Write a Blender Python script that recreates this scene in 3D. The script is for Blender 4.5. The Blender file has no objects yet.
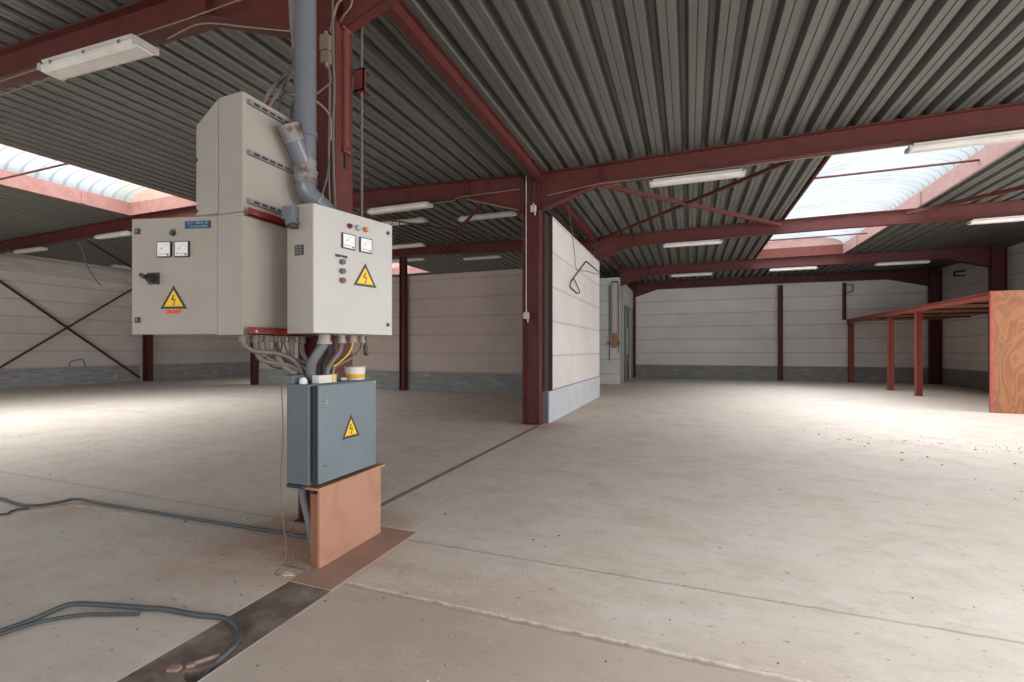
import bpy, math, random
from mathutils import Vector, Matrix
random.seed(7)
SC = bpy.context.scene
COL = SC.collection
PI = math.pi

# ------------------------------------------------------------------ materials
def nodes_of(name):
    m = bpy.data.materials.new(name); m.use_nodes = True
    nt = m.node_tree; nt.nodes.clear()
    out = nt.nodes.new('ShaderNodeOutputMaterial')
    return m, nt, out

def N(nt, t, **kw):
    n = nt.nodes.new(t)
    for k, v in kw.items():
        if k.startswith('in_'):
            n.inputs[int(k[3:])].default_value = v
        else:
            setattr(n, k, v)
    return n

def math_n(nt, op, a, b=None, c=None):
    n = nt.nodes.new('ShaderNodeMath'); n.operation = op
    for i, v in enumerate((a, b, c)):
        if v is None: continue
        if isinstance(v, (int, float)): n.inputs[i].default_value = v
        else: nt.links.new(v, n.inputs[i])
    return n.outputs[0]

def mixc(nt, fac, a, b):
    n = nt.nodes.new('ShaderNodeMix'); n.data_type = 'RGBA'
    for sock, v in ((n.inputs[0], fac), (n.inputs[6], a), (n.inputs[7], b)):
        if isinstance(v, (int, float)): sock.default_value = v
        elif isinstance(v, tuple): sock.default_value = (*v, 1) if len(v) == 3 else v
        else: nt.links.new(v, sock)
    return n.outputs[2]

def ramp(nt, val, lo, hi):
    n = nt.nodes.new('ShaderNodeMapRange'); n.clamp = True
    nt.links.new(val, n.inputs[0]); n.inputs[1].default_value = lo; n.inputs[2].default_value = hi
    return n.outputs[0]

def noise(nt, vec, scale, detail=4, rough=.55, stretch=None):
    if stretch:
        mp = nt.nodes.new('ShaderNodeMapping'); mp.inputs['Scale'].default_value = stretch
        nt.links.new(vec, mp.inputs[0]); vec = mp.outputs[0]
    n = nt.nodes.new('ShaderNodeTexNoise')
    n.inputs['Scale'].default_value = scale; n.inputs['Detail'].default_value = detail
    n.inputs['Roughness'].default_value = rough
    nt.links.new(vec, n.inputs['Vector'])
    return n.outputs[0]

def pos(nt):
    return nt.nodes.new('ShaderNodeNewGeometry').outputs['Position']

def obco(nt):
    return nt.nodes.new('ShaderNodeTexCoord').outputs['Object']

def bsdf(nt, out, col, rough=.6, metal=0., bump=None, bstr=.2, bdist=.01, spec=.5):
    b = nt.nodes.new('ShaderNodeBsdfPrincipled')
    if isinstance(col, tuple): b.inputs['Base Color'].default_value = (*col, 1)
    else: nt.links.new(col, b.inputs['Base Color'])
    if isinstance(rough, (int, float)): b.inputs['Roughness'].default_value = rough
    else: nt.links.new(rough, b.inputs['Roughness'])
    b.inputs['Metallic'].default_value = metal
    b.inputs['Specular IOR Level'].default_value = spec
    if bump is not None:
        bn = nt.nodes.new('ShaderNodeBump'); bn.inputs['Strength'].default_value = bstr
        bn.inputs['Distance'].default_value = bdist
        nt.links.new(bump, bn.inputs['Height']); nt.links.new(bn.outputs[0], b.inputs['Normal'])
    nt.links.new(b.outputs[0], out.inputs[0])
    return b

def simple(name, c1, c2=None, scale=6., rough=.6, metal=0., bump=0., spec=.5, stretch=None, lo=.3, hi=.7):
    m, nt, out = nodes_of(name)
    v = obco(nt)
    nz = noise(nt, v, scale, 5, .6, stretch)
    c2 = c2 or tuple(x * .8 for x in c1)
    col = mixc(nt, ramp(nt, nz, lo, hi), c1, c2)
    bsdf(nt, out, col, rough, metal, nz if bump else None, bump, .01, spec)
    return m

M = {}
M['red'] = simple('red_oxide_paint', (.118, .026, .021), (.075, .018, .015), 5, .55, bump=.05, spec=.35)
M['red_bright'] = simple('red_oxide_worn', (.34, .085, .062), (.24, .055, .042), 7, .6, spec=.3)  # same red, lightened for the bright light on the platform steel
M['red_mid'] = simple('red_oxide_mid', (.165, .046, .035), (.12, .033, .026), 6, .6, spec=.3)
M['red_strip'] = simple('red_lacquer', (.17, .015, .012), (.13, .012, .010), 7, .45)
M['pink'] = simple('faded_pink_paint', (.40, .245, .225), (.33, .185, .165), 4, .65, spec=.3)  # paler than the red steel, for rooflight curb and end panels
M['beige'] = simple('grey_beige_lacquer', (.325, .295, .255), (.295, .262, .222), 3, .42, spec=.4)
M['beige_gloss'] = simple('glossy_grey_beige_lacquer', (.325, .295, .255), (.295, .262, .222), 3, .2, spec=.6)
M['beige_light'] = simple('pale_grey_lacquer', (.455, .44, .41), (.42, .40, .37), 3, .4, spec=.4)  # cabinet beige lightened for the light falling on one door
M['bluegrey'] = simple('blue_grey_lacquer', (.155, .195, .215), (.135, .172, .19), 3, .45, spec=.4)
M['bluegrey_dark'] = simple('blue_grey_body', (.105, .128, .138), (.095, .115, .125), 3, .5, spec=.4)
M['pvc'] = simple('grey_pvc', (.135, .142, .165), (.115, .12, .138), 4, .27, spec=.45)
M['pvc_old'] = simple('grey_pvc_stained', (.20, .19, .195), (.12, .065, .045), 14, .4, spec=.4, lo=.48, hi=.62)
M['cable'] = simple('grey_cable', (.155, .128, .115), (.115, .095, .085), 12, .55)
M['cable_mid'] = simple('blue_grey_cable', (.135, .145, .16), (.11, .118, .13), 12, .5)
M['cable_dark'] = simple('dark_cable', (.035, .034, .034), (.06, .055, .05), 12, .6)
M['cable_floor'] = simple('grey_floor_cable', (.055, .066, .074), (.075, .08, .085), 12, .55)
M['cable_beige'] = simple('beige_cable', (.235, .175, .13), (.17, .125, .09), 12, .6)
M['cable_yellow'] = simple('yellow_earth_wire', (.62, .46, .03), (.55, .40, .03), 12, .5)
M['cable_brown'] = simple('brown_cable', (.20, .115, .08), (.15, .085, .06), 12, .55)
M['gland'] = simple('beige_plastic', (.33, .28, .25), (.28, .235, .205), 9, .5)
M['brown_steel'] = simple('dark_brown_steel', (.026, .015, .012), (.045, .027, .021), 5, .6)
M['sticker_ink'] = simple('dark_red_ink', (.10, .012, .008), None, 9, .6)
M['pink_dark'] = simple('faded_red_paint', (.27, .135, .115), (.20, .09, .075), 4, .65, spec=.3)  # darker pink for the curbs of the other rooflights
M['cable_tan'] = simple('dusty_tan_cable', (.21, .16, .125), (.15, .115, .09), 12, .6)
M['rail'] = simple('dull_zinc_rail', (.21, .20, .195), (.17, .16, .155), 9, .5)
M['black'] = simple('black_plastic', (.018, .018, .018), (.028, .027, .026), 9, .45)
M['gasket'] = simple('black_rubber', (.012, .013, .014), None, 9, .8)
M['chrome'] = simple('chrome', (.75, .75, .74), (.6, .6, .6), 9, .22, metal=1)
M['white'] = simple('white_plastic', (.72, .71, .68), (.62, .60, .57), 6, .45)
M['white_old'] = simple('yellowed_white_plastic', (.50, .455, .405), (.42, .37, .32), 5, .5)
M['lamp_cover'] = simple('milky_lamp_cover', (.72, .69, .65), (.60, .56, .52), 4, .35)
M['lamp_body'] = simple('grey_lamp_body', (.52, .48, .44), (.42, .38, .34), 5, .5)
M['dial'] = simple('meter_dial_white', (.74, .75, .75), (.68, .69, .69), 5, .3)
M['yellow'] = simple('warning_yellow', (.85, .52, .015), (.74, .44, .012), 8, .5)
M['orange'] = simple('orange_sticker', (.80, .15, .08), (.72, .13, .07), 8, .5)
M['blue'] = simple('blue_nameplate', (.007, .055, .13), (.006, .045, .11), 8, .4)
M['text_white'] = simple('white_lettering', (.34, .43, .52), None, 8, .5)
M['led_red'] = simple('red_lens', (.16, .008, .03), None, 8, .2)
M['led_white'] = simple('clear_lens', (.50, .49, .46), None, 8, .2)
M['led_orange'] = simple('orange_lens', (.62, .20, .03), None, 8, .2)
M['btn_green'] = simple('green_button', (.02, .09, .09), None, 8, .3)
M['btn_olive'] = simple('olive_button', (.10, .085, .055), None, 8, .35)
M['btn_maroon'] = simple('maroon_button', (.12, .025, .035), None, 8, .3)
M['label'] = simple('paper_label', (.55, .54, .52), None, 8, .6)
M['carton'] = simple('white_carton', (.66, .62, .58), (.58, .54, .50), 9, .6)
M['carton_yellow'] = simple('yellow_carton', (.72, .40, .05), None, 9, .6)
M['clear'] = simple('pale_green_plastic', (.42, .50, .46), None, 9, .3)
M['board_brown'] = simple('orange_brown_board', (.36, .15, .055), (.30, .12, .045), 7, .6)
M['board_edge'] = simple('board_edge_wood', (.27, .105, .055), (.21, .08, .042), 8, .65)
M['plate'] = simple('reddish_hardboard', (.35, .215, .165), (.28, .165, .125), 5, .75, bump=.1)
M['dark_hole'] = simple('dark_pit_earth', (.02, .017, .015), None, 9, .95)
M['chip'] = simple('grit', (.10, .07, .06), (.05, .035, .03), 30, .9)
M['chip_white'] = simple('white_flakes', (.66, .63, .60), (.5, .47, .45), 30, .9)
M['terracotta'] = simple('broken_brick', (.30, .20, .15), (.24, .15, .11), 20, .9)
M['grey_paint'] = simple('grey_door_paint', (.40, .42, .41), (.35, .37, .36), 5, .5)
M['door_dark'] = simple('dark_green_grey_door', (.10, .105, .095), (.16, .16, .14), 3, .5)
M['fascia'] = simple('white_fascia_board', (.62, .60, .58), (.56, .54, .52), 4, .6)
M['steel_strip'] = simple('rusty_steel_strip', (.21, .14, .112), (.26, .175, .14), 9, .6)

def plywood(name, a, b, dark, scale, stretch, rough=.55):
    m, nt, out = nodes_of(name)
    v = obco(nt)
    mp = N(nt, 'ShaderNodeMapping'); mp.inputs['Scale'].default_value = stretch
    nt.links.new(v, mp.inputs[0])
    w = N(nt, 'ShaderNodeTexNoise'); w.inputs['Scale'].default_value = scale; w.inputs['Detail'].default_value = 1.5
    w.inputs['Distortion'].default_value = 1.2
    nt.links.new(mp.outputs[0], w.inputs['Vector'])
    rings = math_n(nt, 'FRACT', math_n(nt, 'MULTIPLY', w.outputs[0], 7.))
    f = math_n(nt, 'ABSOLUTE', math_n(nt, 'SUBTRACT', rings, .5))
    fine = noise(nt, mp.outputs[0], 26, 4, .6)
    col = mixc(nt, ramp(nt, f, .05, .45), a, b)
    col = mixc(nt, math_n(nt, 'MULTIPLY', ramp(nt, fine, .55, .8), .35), col, dark)
    bsdf(nt, out, col, rough, 0, None, spec=.3)
    return m
M['ply_near'] = plywood('cover_plywood', (.42, .22, .145), (.375, .19, .122), (.26, .12, .075), 1.6, (1, 1.2, .5))
M['ply_top'] = plywood('cover_plywood_top', (.42, .225, .145), (.36, .185, .115), (.28, .13, .07), 1.6, (1, .5, 1.2))
M['ply_far'] = plywood('figured_plywood', (.27, .108, .042), (.20, .073, .025), (.13, .043, .015), 1.9, (1.5, 1, .5))
M['planks'] = plywood('brown_floor_planks', (.40, .21, .12), (.34, .17, .09), (.22, .10, .05), 1.5, (.4, 3, 1))

def deck_material():
    m, nt, out = nodes_of('galvanised_deck')
    v = pos(nt)
    n1 = noise(nt, v, 1.2, 4, .6, (1, .25, 1))
    n2 = noise(nt, v, 40, 3, .6)
    col = mixc(nt, ramp(nt, n1, .3, .7), (.112, .117, .106), (.162, .163, .145))
    col = mixc(nt, math_n(nt, 'MULTIPLY', ramp(nt, n2, .4, .7), .35), col, (.10, .10, .09))
    bsdf(nt, out, col, .45, .25, None, spec=.5)
    return m
M['deck'] = deck_material()

def wall_material(name, z0, pitch, base=(.79, .76, .735), alt=(.71, .675, .65), axis_z=True):
    m, nt, out = nodes_of(name)
    v = pos(nt)
    sep = N(nt, 'ShaderNodeSeparateXYZ'); nt.links.new(v, sep.inputs[0])
    z = sep.outputs[2]
    t = math_n(nt, 'DIVIDE', math_n(nt, 'SUBTRACT', z, z0), pitch)
    fr = math_n(nt, 'FRACT', t)
    d = math_n(nt, 'ABSOLUTE', math_n(nt, 'SUBTRACT', fr, .5))
    joint = ramp(nt, d, .5 - .018 / pitch, .5 - .010 / pitch)
    wash = ramp(nt, d, .40, .5)
    wn = N(nt, 'ShaderNodeTexWhiteNoise'); wn.noise_dimensions = '1D'
    nt.links.new(math_n(nt, 'FLOOR', t), wn.inputs[1])
    n1 = noise(nt, v, .9, 5, .62)
    n2 = noise(nt, v, 3.2, 5, .65, (1, 1, .35))
    n3 = noise(nt, v, 50, 3, .6)
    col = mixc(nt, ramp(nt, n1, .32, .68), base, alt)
    pinkish = tuple(x * y for x, y in zip(base, (.97, .88, .85)))
    col = mixc(nt, math_n(nt, 'MULTIPLY', ramp(nt, n2, .5, .75), .55), col, pinkish)
    col = mixc(nt, math_n(nt, 'MULTIPLY', wn.outputs[0], .10), col, (.38, .34, .31))
    col = mixc(nt, math_n(nt, 'MULTIPLY', math_n(nt, 'MULTIPLY', wash, n2), .30), col, (.33, .29, .26))
    col = mixc(nt, math_n(nt, 'MULTIPLY', joint, .36), col, (.20, .17, .15))
    bsdf(nt, out, col, .85, 0, n3, .12, .01, .2)
    return m
M['wall'] = wall_material('whitewashed_concrete_panels', .64, .625)
M['wall_dim'] = wall_material('greyed_concrete_panels', .64, .625, (.52, .435, .39), (.44, .365, .32))  # panel colour darkened for the dim light on the cross wall
M['wall_left'] = wall_material('old_whitewashed_panels', .72, .63, (.70, .635, .60), (.60, .535, .50))
M['wall_part'] = wall_material('partition_panels', .61, .67, (.66, .61, .585), (.58, .52, .49))
M['wall_block'] = wall_material('white_block_wall', .40, .60, (.60, .59, .58), (.54, .53, .52))

def plinth_material(name, a, b, streak):
    m, nt, out = nodes_of(name)
    v = pos(nt)
    n1 = noise(nt, v, 1.6, 5, .65)
    n2 = noise(nt, v, 5, 4, .6, (.35, .35, 5))
    n3 = noise(nt, v, 2.2, 5, .7, (1, 1, 2.5))
    col = mixc(nt, ramp(nt, n1, .35, .65), a, b)
    col = mixc(nt, math_n(nt, 'MULTIPLY', ramp(nt, n2, .42, .62), .6), col, streak)
    col = mixc(nt, math_n(nt, 'MULTIPLY', ramp(nt, n3, .56, .68), .5), col, tuple(min(1, x * 1.55) for x in a))
    bsdf(nt, out, col, .85, 0, n2, .3, .02, .25)
    return m
M['plinth'] = plinth_material('board_formed_concrete', (.29, .295, .29), (.24, .245, .24), (.17, .172, .168))
M['plinth_left'] = plinth_material('ribbed_concrete', (.42, .42, .415), (.34, .34, .335), (.20, .195, .19))
M['plinth_light'] = simple('smooth_grey_concrete', (.50, .51, .53), (.44, .45, .465), 2.2, .8, lo=.35, hi=.65)
M['plinth_end'] = simple('blue_grey_concrete', (.13, .145, .19), (.11, .12, .155), 3, .8)
M['topboard'] = simple('weathered_white_board', (.62, .57, .51), (.46, .40, .34), 3, .8, stretch=(1, .5, 3), bump=.2)

def floor_material():
    m, nt, out = nodes_of('worn_concrete_floor')
    v = pos(nt)
    sep = N(nt, 'ShaderNodeSeparateXYZ'); nt.links.new(v, sep.inputs[0])
    x, y = sep.outputs[0], sep.outputs[1]
    n1 = noise(nt, v, .35, 6, .6)
    n2 = noise(nt, v, 1.7, 6, .68)
    n3 = noise(nt, v, 4.5, 9, .78, (.8, 1.5, 1))
    n4 = noise(nt, v, 60, 4, .65)
    n5 = noise(nt, v, 2.6, 7, .75, (.6, 1.4, 1))
    col = mixc(nt, ramp(nt, n1, .35, .65), (.60, .505, .43), (.62, .55, .485))
    col = mixc(nt, math_n(nt, 'MULTIPLY', ramp(nt, n2, .46, .66), .48), col, (.47, .37, .30))
    col = mixc(nt, math_n(nt, 'MULTIPLY', ramp(nt, n3, .51, .66), .36), col, (.35, .27, .215))
    # pink-brown dust stains around the columns and along the joints
    def spot(cx, cy, r):
        dx = math_n(nt, 'SUBTRACT', x, cx); dy = math_n(nt, 'SUBTRACT', y, cy)
        d = math_n(nt, 'SQRT', math_n(nt, 'ADD', math_n(nt, 'MULTIPLY', dx, dx), math_n(nt, 'MULTIPLY', dy, dy)))
        d = math_n(nt, 'ADD', d, math_n(nt, 'MULTIPLY', math_n(nt, 'SUBTRACT', n2, .5), r * 2.4))
        return math_n(nt, 'SUBTRACT', 1., ramp(nt, d, r * .25, r))
    for cx, cy, r, k, c in ((-2.6, 2.6, .95, .50, (.42, .23, .15)), (-2.5, 8.3, .8, .45, (.45, .24, .16)), (-2.2, 11.5, .9, .35, (.50, .33, .22)),
                            (-1.1, 1.95, .9, .35, (.40, .24, .17)), (7.2, 16., 2.2, .30, (.50, .34, .22)), (-5.1, 2.45, .5, .30, (.46, .28, .18)),
                            (.4, 1.9, .7, .30, (.40, .23, .15))):
        col = mixc(nt, math_n(nt, 'MULTIPLY', spot(cx, cy, r), min(1, k*1.5)), col, c)
    # pale scuffs
    scuff = math_n(nt, 'MULTIPLY', ramp(nt, n5, .505, .60), ramp(nt, n4, .44, .58))
    col = mixc(nt, math_n(nt, 'MULTIPLY', scuff, .6), col, (.66, .63, .59))
    fleck = ramp(nt, noise(nt, v, 22, 3, .5), .665, .70)
    col = mixc(nt, math_n(nt, 'MULTIPLY', fleck, .65), col, (.62, .59, .56))
    dark = ramp(nt, noise(nt, v, 15, 4, .6, (1, 1.7, 1)), .645, .69)
    col = mixc(nt, math_n(nt, 'MULTIPLY', dark, .55), col, (.17, .125, .105))
    wob = math_n(nt, 'MULTIPLY', math_n(nt, 'SUBTRACT', noise(nt, v, 9, 4, .7), .5), .03)
    def line(coord, at, w, soft=.4):
        d = math_n(nt, 'ABSOLUTE', math_n(nt, 'ADD', math_n(nt, 'SUBTRACT', coord, at), wob))
        return math_n(nt, 'SUBTRACT', 1., ramp(nt, d, w * soft, w))
    def step(coord, at, up=True):
        return ramp(nt, coord, at, at + .01) if up else ramp(nt, coord, at + .01, at)
    thin = lambda at: math_n(nt, 'MULTIPLY', line(y, at, .016), ramp(nt, n2, .30, .46))
    col = mixc(nt, math_n(nt, 'MULTIPLY', thin(2.95), .45), col, (.20, .135, .105))
    col = mixc(nt, math_n(nt, 'MULTIPLY', line(x, -9.23, .02), .5), col, (.20, .15, .125))
    for yy in (13.75, 19.2):
        col = mixc(nt, math_n(nt, 'MULTIPLY', line(y, yy, .03), .3), col, (.22, .17, .14))
    right = step(x, -1.93)
    crumb = math_n(nt, 'MULTIPLY', math_n(nt, 'MULTIPLY', line(y, 2.278, .020, .6), right), ramp(nt, noise(nt, v, 14, 4, .7), .38, .58))
    redge = math_n(nt, 'MULTIPLY', math_n(nt, 'MULTIPLY', line(y, 2.262, .020, .6), right), ramp(nt, n2, .35, .6))
    col = mixc(nt, math_n(nt, 'MULTIPLY', redge, .9), col, (.27, .115, .06))
    col = mixc(nt, math_n(nt, 'MULTIPLY', crumb, .95), col, (.72, .65, .58))
    # the slab this side of the joint is a little browner
    near = math_n(nt, 'MULTIPLY', math_n(nt, 'MULTIPLY', step(y, 2.27, False), right), .55)
    col = mixc(nt, near, col, (.41, .325, .27))
    rough = math_n(nt, 'ADD', math_n(nt, 'MULTIPLY', n2, .25), .50)
    bsdf(nt, out, col, rough, 0, n3, .10, .01, .35)
    return m
M['floor'] = floor_material()
M['trench'] = simple('dark_packed_dirt', (.125, .088, .072), (.27, .205, .17), 6.5, .9, bump=.5, lo=.42, hi=.72)

def glazing_material():
    m, nt, out = nodes_of('translucent_corrugated_sheet')
    v = pos(nt)
    sep = N(nt, 'ShaderNodeSeparateXYZ'); nt.links.new(v, sep.inputs[0])
    st = math_n(nt, 'FRACT', math_n(nt, 'DIVIDE', sep.outputs[1], .26))
    band = math_n(nt, 'ABSOLUTE', math_n(nt, 'SUBTRACT', st, .5))
    sheet = N(nt, 'ShaderNodeTexWhiteNoise'); sheet.noise_dimensions = '1D'
    nt.links.new(math_n(nt, 'FLOOR', math_n(nt, 'DIVIDE', sep.outputs[1], .78)), sheet.inputs[1])
    dirt = noise(nt, v, 1.1, 4, .6)
    old = math_n(nt, 'MULTIPLY', ramp(nt, sheet.outputs[0], .66, .70), math_n(nt, 'LESS_THAN', sep.outputs[0], -5.))
    col = mixc(nt, old, (.90, .935, .96), (.86, .79, .58))
    col = mixc(nt, math_n(nt, 'MULTIPLY', sheet.outputs[0], .25), col, (.74, .78, .82))
    col = mixc(nt, math_n(nt, 'MULTIPLY', ramp(nt, dirt, .5, .75), .45), col, (.60, .60, .56))
    col = mixc(nt, math_n(nt, 'MULTIPLY', ramp(nt, band, .30, .44), .75), col, (.50, .55, .58))
    tr = N(nt, 'ShaderNodeBsdfTransparent'); nt.links.new(col, tr.inputs[0])
    tl = N(nt, 'ShaderNodeBsdfTranslucent'); nt.links.new(col, tl.inputs[0])
    mx = N(nt, 'ShaderNodeMixShader'); mx.inputs[0].default_value = .055
    nt.links.new(tr.outputs[0], mx.inputs[1]); nt.links.new(tl.outputs[0], mx.inputs[2])
    nt.links.new(mx.outputs[0], out.inputs[0])
    return m
M['glazing'] = glazing_material()

# ------------------------------------------------------------------ mesh builder
class MB:
    def __init__(s):
        s.v = []; s.f = []; s.mi = []; s.sm = []; s.M = None
    def add(s, vs, fs, mi=0, smooth=False):
        o = len(s.v)
        for p in vs:
            p = Vector(p)
            s.v.append(s.M @ p if s.M is not None else p)
        for f in fs:
            s.f.append([o + i for i in f]); s.mi.append(mi); s.sm.append(smooth)
        return s
    def box(s, a, b, mi=0):
        x0, y0, z0 = (min(a[i], b[i]) for i in range(3)); x1, y1, z1 = (max(a[i], b[i]) for i in range(3))
        return s.add([(x0,y0,z0),(x1,y0,z0),(x1,y1,z0),(x0,y1,z0),(x0,y0,z1),(x1,y0,z1),(x1,y1,z1),(x0,y1,z1)],
                     [(0,3,2,1),(4,5,6,7),(0,1,5,4),(1,2,6,5),(2,3,7,6),(3,0,4,7)], mi)
    def prism(s, poly, lo, hi, axis, mi=0):
        n = len(poly)
        def P(p, t):
            return {'y': (p[0], t, p[1]), 'x': (t, p[0], p[1]), 'z': (p[0], p[1], t)}[axis]
        vs = [P(p, lo) for p in poly] + [P(p, hi) for p in poly]
        fs = [tuple(range(n)), tuple(range(2*n-1, n-1, -1))] + [(i, i+n, (i+1) % n + n, (i+1) % n) for i in range(n)]
        return s.add(vs, fs, mi)
    def cyl(s, p0, p1, r0, r1=None, n=20, mi=0, caps=True):
        r1 = r0 if r1 is None else r1
        p0 = Vector(p0); p1 = Vector(p1); d = (p1 - p0).normalized()
        a = d.orthogonal().normalized(); b = d.cross(a)
        vs = []
        for p, r in ((p0, r0), (p1, r1)):
            for i in range(n):
                t = 2*PI*i/n; vs.append(p + r*(math.cos(t)*a + math.sin(t)*b))
        s.add(vs, [(i, (i+1) % n, (i+1) % n + n, i+n) for i in range(n)], mi, True)
        if caps: s.add(vs, [tuple(range(n-1, -1, -1)), tuple(range(n, 2*n))], mi)
        return s
    def tube(s, pts, r, n=8, mi=0, sub=5):
        P = [Vector(p) for p in pts]
        if sub > 1 and len(P) > 2:
            Q = []
            for i in range(len(P)-1):
                p0 = P[max(i-1, 0)]; p1 = P[i]; p2 = P[i+1]; p3 = P[min(i+2, len(P)-1)]
                for k in range(sub):
                    t = k/sub
                    Q.append(.5*((2*p1) + (p2-p0)*t + (2*p0-5*p1+4*p2-p3)*t*t + (-p0+3*p1-3*p2+p3)*t**3))
            Q.append(P[-1]); P = Q
        vs = []; up = None
        for i, p in enumerate(P):
            d = (P[min(i+1, len(P)-1)] - P[max(i-1, 0)])
            if d.length < 1e-9: d = Vector((0, 0, 1))
            d.normalize()
            if up is None: a = d.orthogonal().normalized()
            else:
                a = up - d*up.dot(d)
                a = a.normalized() if a.length > 1e-6 else d.orthogonal().normalized()
            up = a; b = d.cross(a)
            for k in range(n):
                t = 2*PI*k/n; vs.append(p + r*(math.cos(t)*a + math.sin(t)*b))
        m = len(P)
        s.add(vs, [(i*n+k, i*n+(k+1) % n, (i+1)*n+(k+1) % n, (i+1)*n+k) for i in range(m-1) for k in range(n)], mi, True)
        s.add(vs, [tuple(range(n-1, -1, -1)), tuple(range((m-1)*n, m*n))], mi)
        return s
    def bar(s, p0, p1, w, h, mi=0):
        p0 = Vector(p0); p1 = Vector(p1); d = (p1-p0).normalized()
        a = d.cross(Vector((0, 0, 1)))
        a = a.normalized() if a.length > 1e-5 else Vector((1, 0, 0))
        b = a.cross(d)
        vs = [p + sa*a*w/2 + sb*b*h/2 for p in (p0, p1) for sa, sb in ((-1,-1),(1,-1),(1,1),(-1,1))]
        return s.add(vs, [(0,1,2,3),(7,6,5,4),(0,4,5,1),(1,5,6,2),(2,6,7,3),(3,7,4,0)], mi)
    def text(s, body, size, u, v, w, mi=0, depth=.0006, sx=1.):
        """raised lettering in the builder's local frame, centred at (u, v)"""
        c = bpy.data.curves.new('lettering', 'FONT'); c.body = body; c.size = size
        c.align_x = 'CENTER'; c.align_y = 'CENTER'; c.extrude = depth; c.resolution_u = 2
        o = bpy.data.objects.new('lettering', c); COL.objects.link(o)
        dg = bpy.context.evaluated_depsgraph_get(); dg.update()
        me = bpy.data.meshes.new_from_object(o.evaluated_get(dg))
        s.add([(u + p.co.x*sx, v + p.co.y, w + p.co.z) for p in me.vertices], [tuple(p.vertices) for p in me.polygons], mi)
        bpy.data.objects.remove(o); bpy.data.curves.remove(c); bpy.data.meshes.remove(me)
        return s
    def build(s, name, mats, parent=None, org=(0, 0, 0), bevel=0., kind=None, label=None, solid=0.):
        me = bpy.data.meshes.new(name)
        o3 = Vector(org)
        me.from_pydata([tuple(p - o3) for p in s.v], [], s.f)
        if not isinstance(mats, (list, tuple)): mats = [mats]
        for m in mats: me.materials.append(M[m] if isinstance(m, str) else m)
        for p, i, sm in zip(me.polygons, s.mi, s.sm): p.material_index = i; p.use_smooth = sm
        me.validate(); me.update()
        o = bpy.data.objects.new(name, me); COL.objects.link(o)
        if parent is not None: o.parent = parent
        else: o.location = o3
        if bevel:
            b = o.modifiers.new('edge', 'BEVEL'); b.width = bevel; b.segments = 2; b.limit_method = 'ANGLE'
        if solid:
            b = o.modifiers.new('sheet', 'SOLIDIFY'); b.thickness = solid; b.offset = 1
        if kind: o['kind'] = kind
        if label: o['label'] = label
        return o

def frame_matrix(O, u):
    """local (x along u, y up, z out towards the viewer's side) -> world"""
    u = Vector((u[0], u[1], 0)).normalized(); v = Vector((0, 0, 1)); w = Vector((u.y, -u.x, 0))
    return Matrix(((u.x, v.x, w.x, O[0]), (u.y, v.y, w.y, O[1]), (u.z, v.z, w.z, O[2]), (0, 0, 0, 1)))

def tag(o, label, cat, group=None):
    o['label'] = label; o['category'] = cat; o['kind'] = 'thing'
    if group: o['group'] = group
    return o
def thing(name, label, cat, loc, group=None, rz=0.):
    o = bpy.data.objects.new(name, None); COL.objects.link(o)
    o.location = loc; o.rotation_euler = (0, 0, rz); o.empty_display_size = .1
    return tag(o, label, cat, group)
def copy_tree(o, parent=None):
    c = o.copy(); COL.objects.link(c)
    if parent is not None: c.parent = parent
    for ch in list(o.children): copy_tree(ch, c)
    return c
def S(o):
    o['kind'] = 'structure'; return o

# ------------------------------------------------------------------ the hall
FY = [3.05, 8.40, 13.75, 19.4, 24.1]          # the five portal frames
Y0, Y1 = -7.0, 24.3
XL, XR = -22.8, 9.60
def roofz(x):
    if x > -2.6: return 4.70 + .05*max(0, 1 - abs(x - 3.6)/6.2)
    if x > -12.6: return 4.70 + .40*(-2.6 - x)/10
    return 5.10 - .22*(-12.6 - x)/10.2

# floor with the open service channel
mb = MB()
TX0, TX1, TY1 = -2.26, -1.94, 2.17
for a, b in (((XL-.3, Y0-.3), (TX0, Y1+.3)), ((TX1, Y0-.3), (XR+.3, Y1+.3)), ((TX0, TY1), (TX1, Y1+.3))):
    mb.box((a[0], a[1], -.25), (b[0], b[1], 0))
S(mb.build('floor', 'floor'))
mb = MB()
mb.box((TX0, Y0, -.25), (TX1, TY1, -.16))
for x in (TX0, TX1-.004): mb.box((x, Y0, -.16), (x+.004, TY1, -.012))
S(mb.build('trim_1', 'dark_hole'))
mb = MB()                                        # packed dirt filling, broken open where the cable dives in
pl = [(TX0+.0005, Y0), (TX1-.0005, Y0), (TX1-.0005, 1.34), (-1.985, 1.36), (-2.055, 1.385), (-2.06, 1.405), (-2.02, 1.43), (-1.985, 1.475), (-1.965, 1.52), (TX1-.0005, 1.53), (TX1-.0005, TY1), (TX0+.0005, TY1)]
mb.prism(pl, -.06, -.0015, 'z')
S(mb.build('trim_2', 'trench'))
mb = MB(); mb.box((-2.615, 3.2, 0), (-2.555, 8.15, .003))
S(mb.build('trim_3', 'steel_strip'))

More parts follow.
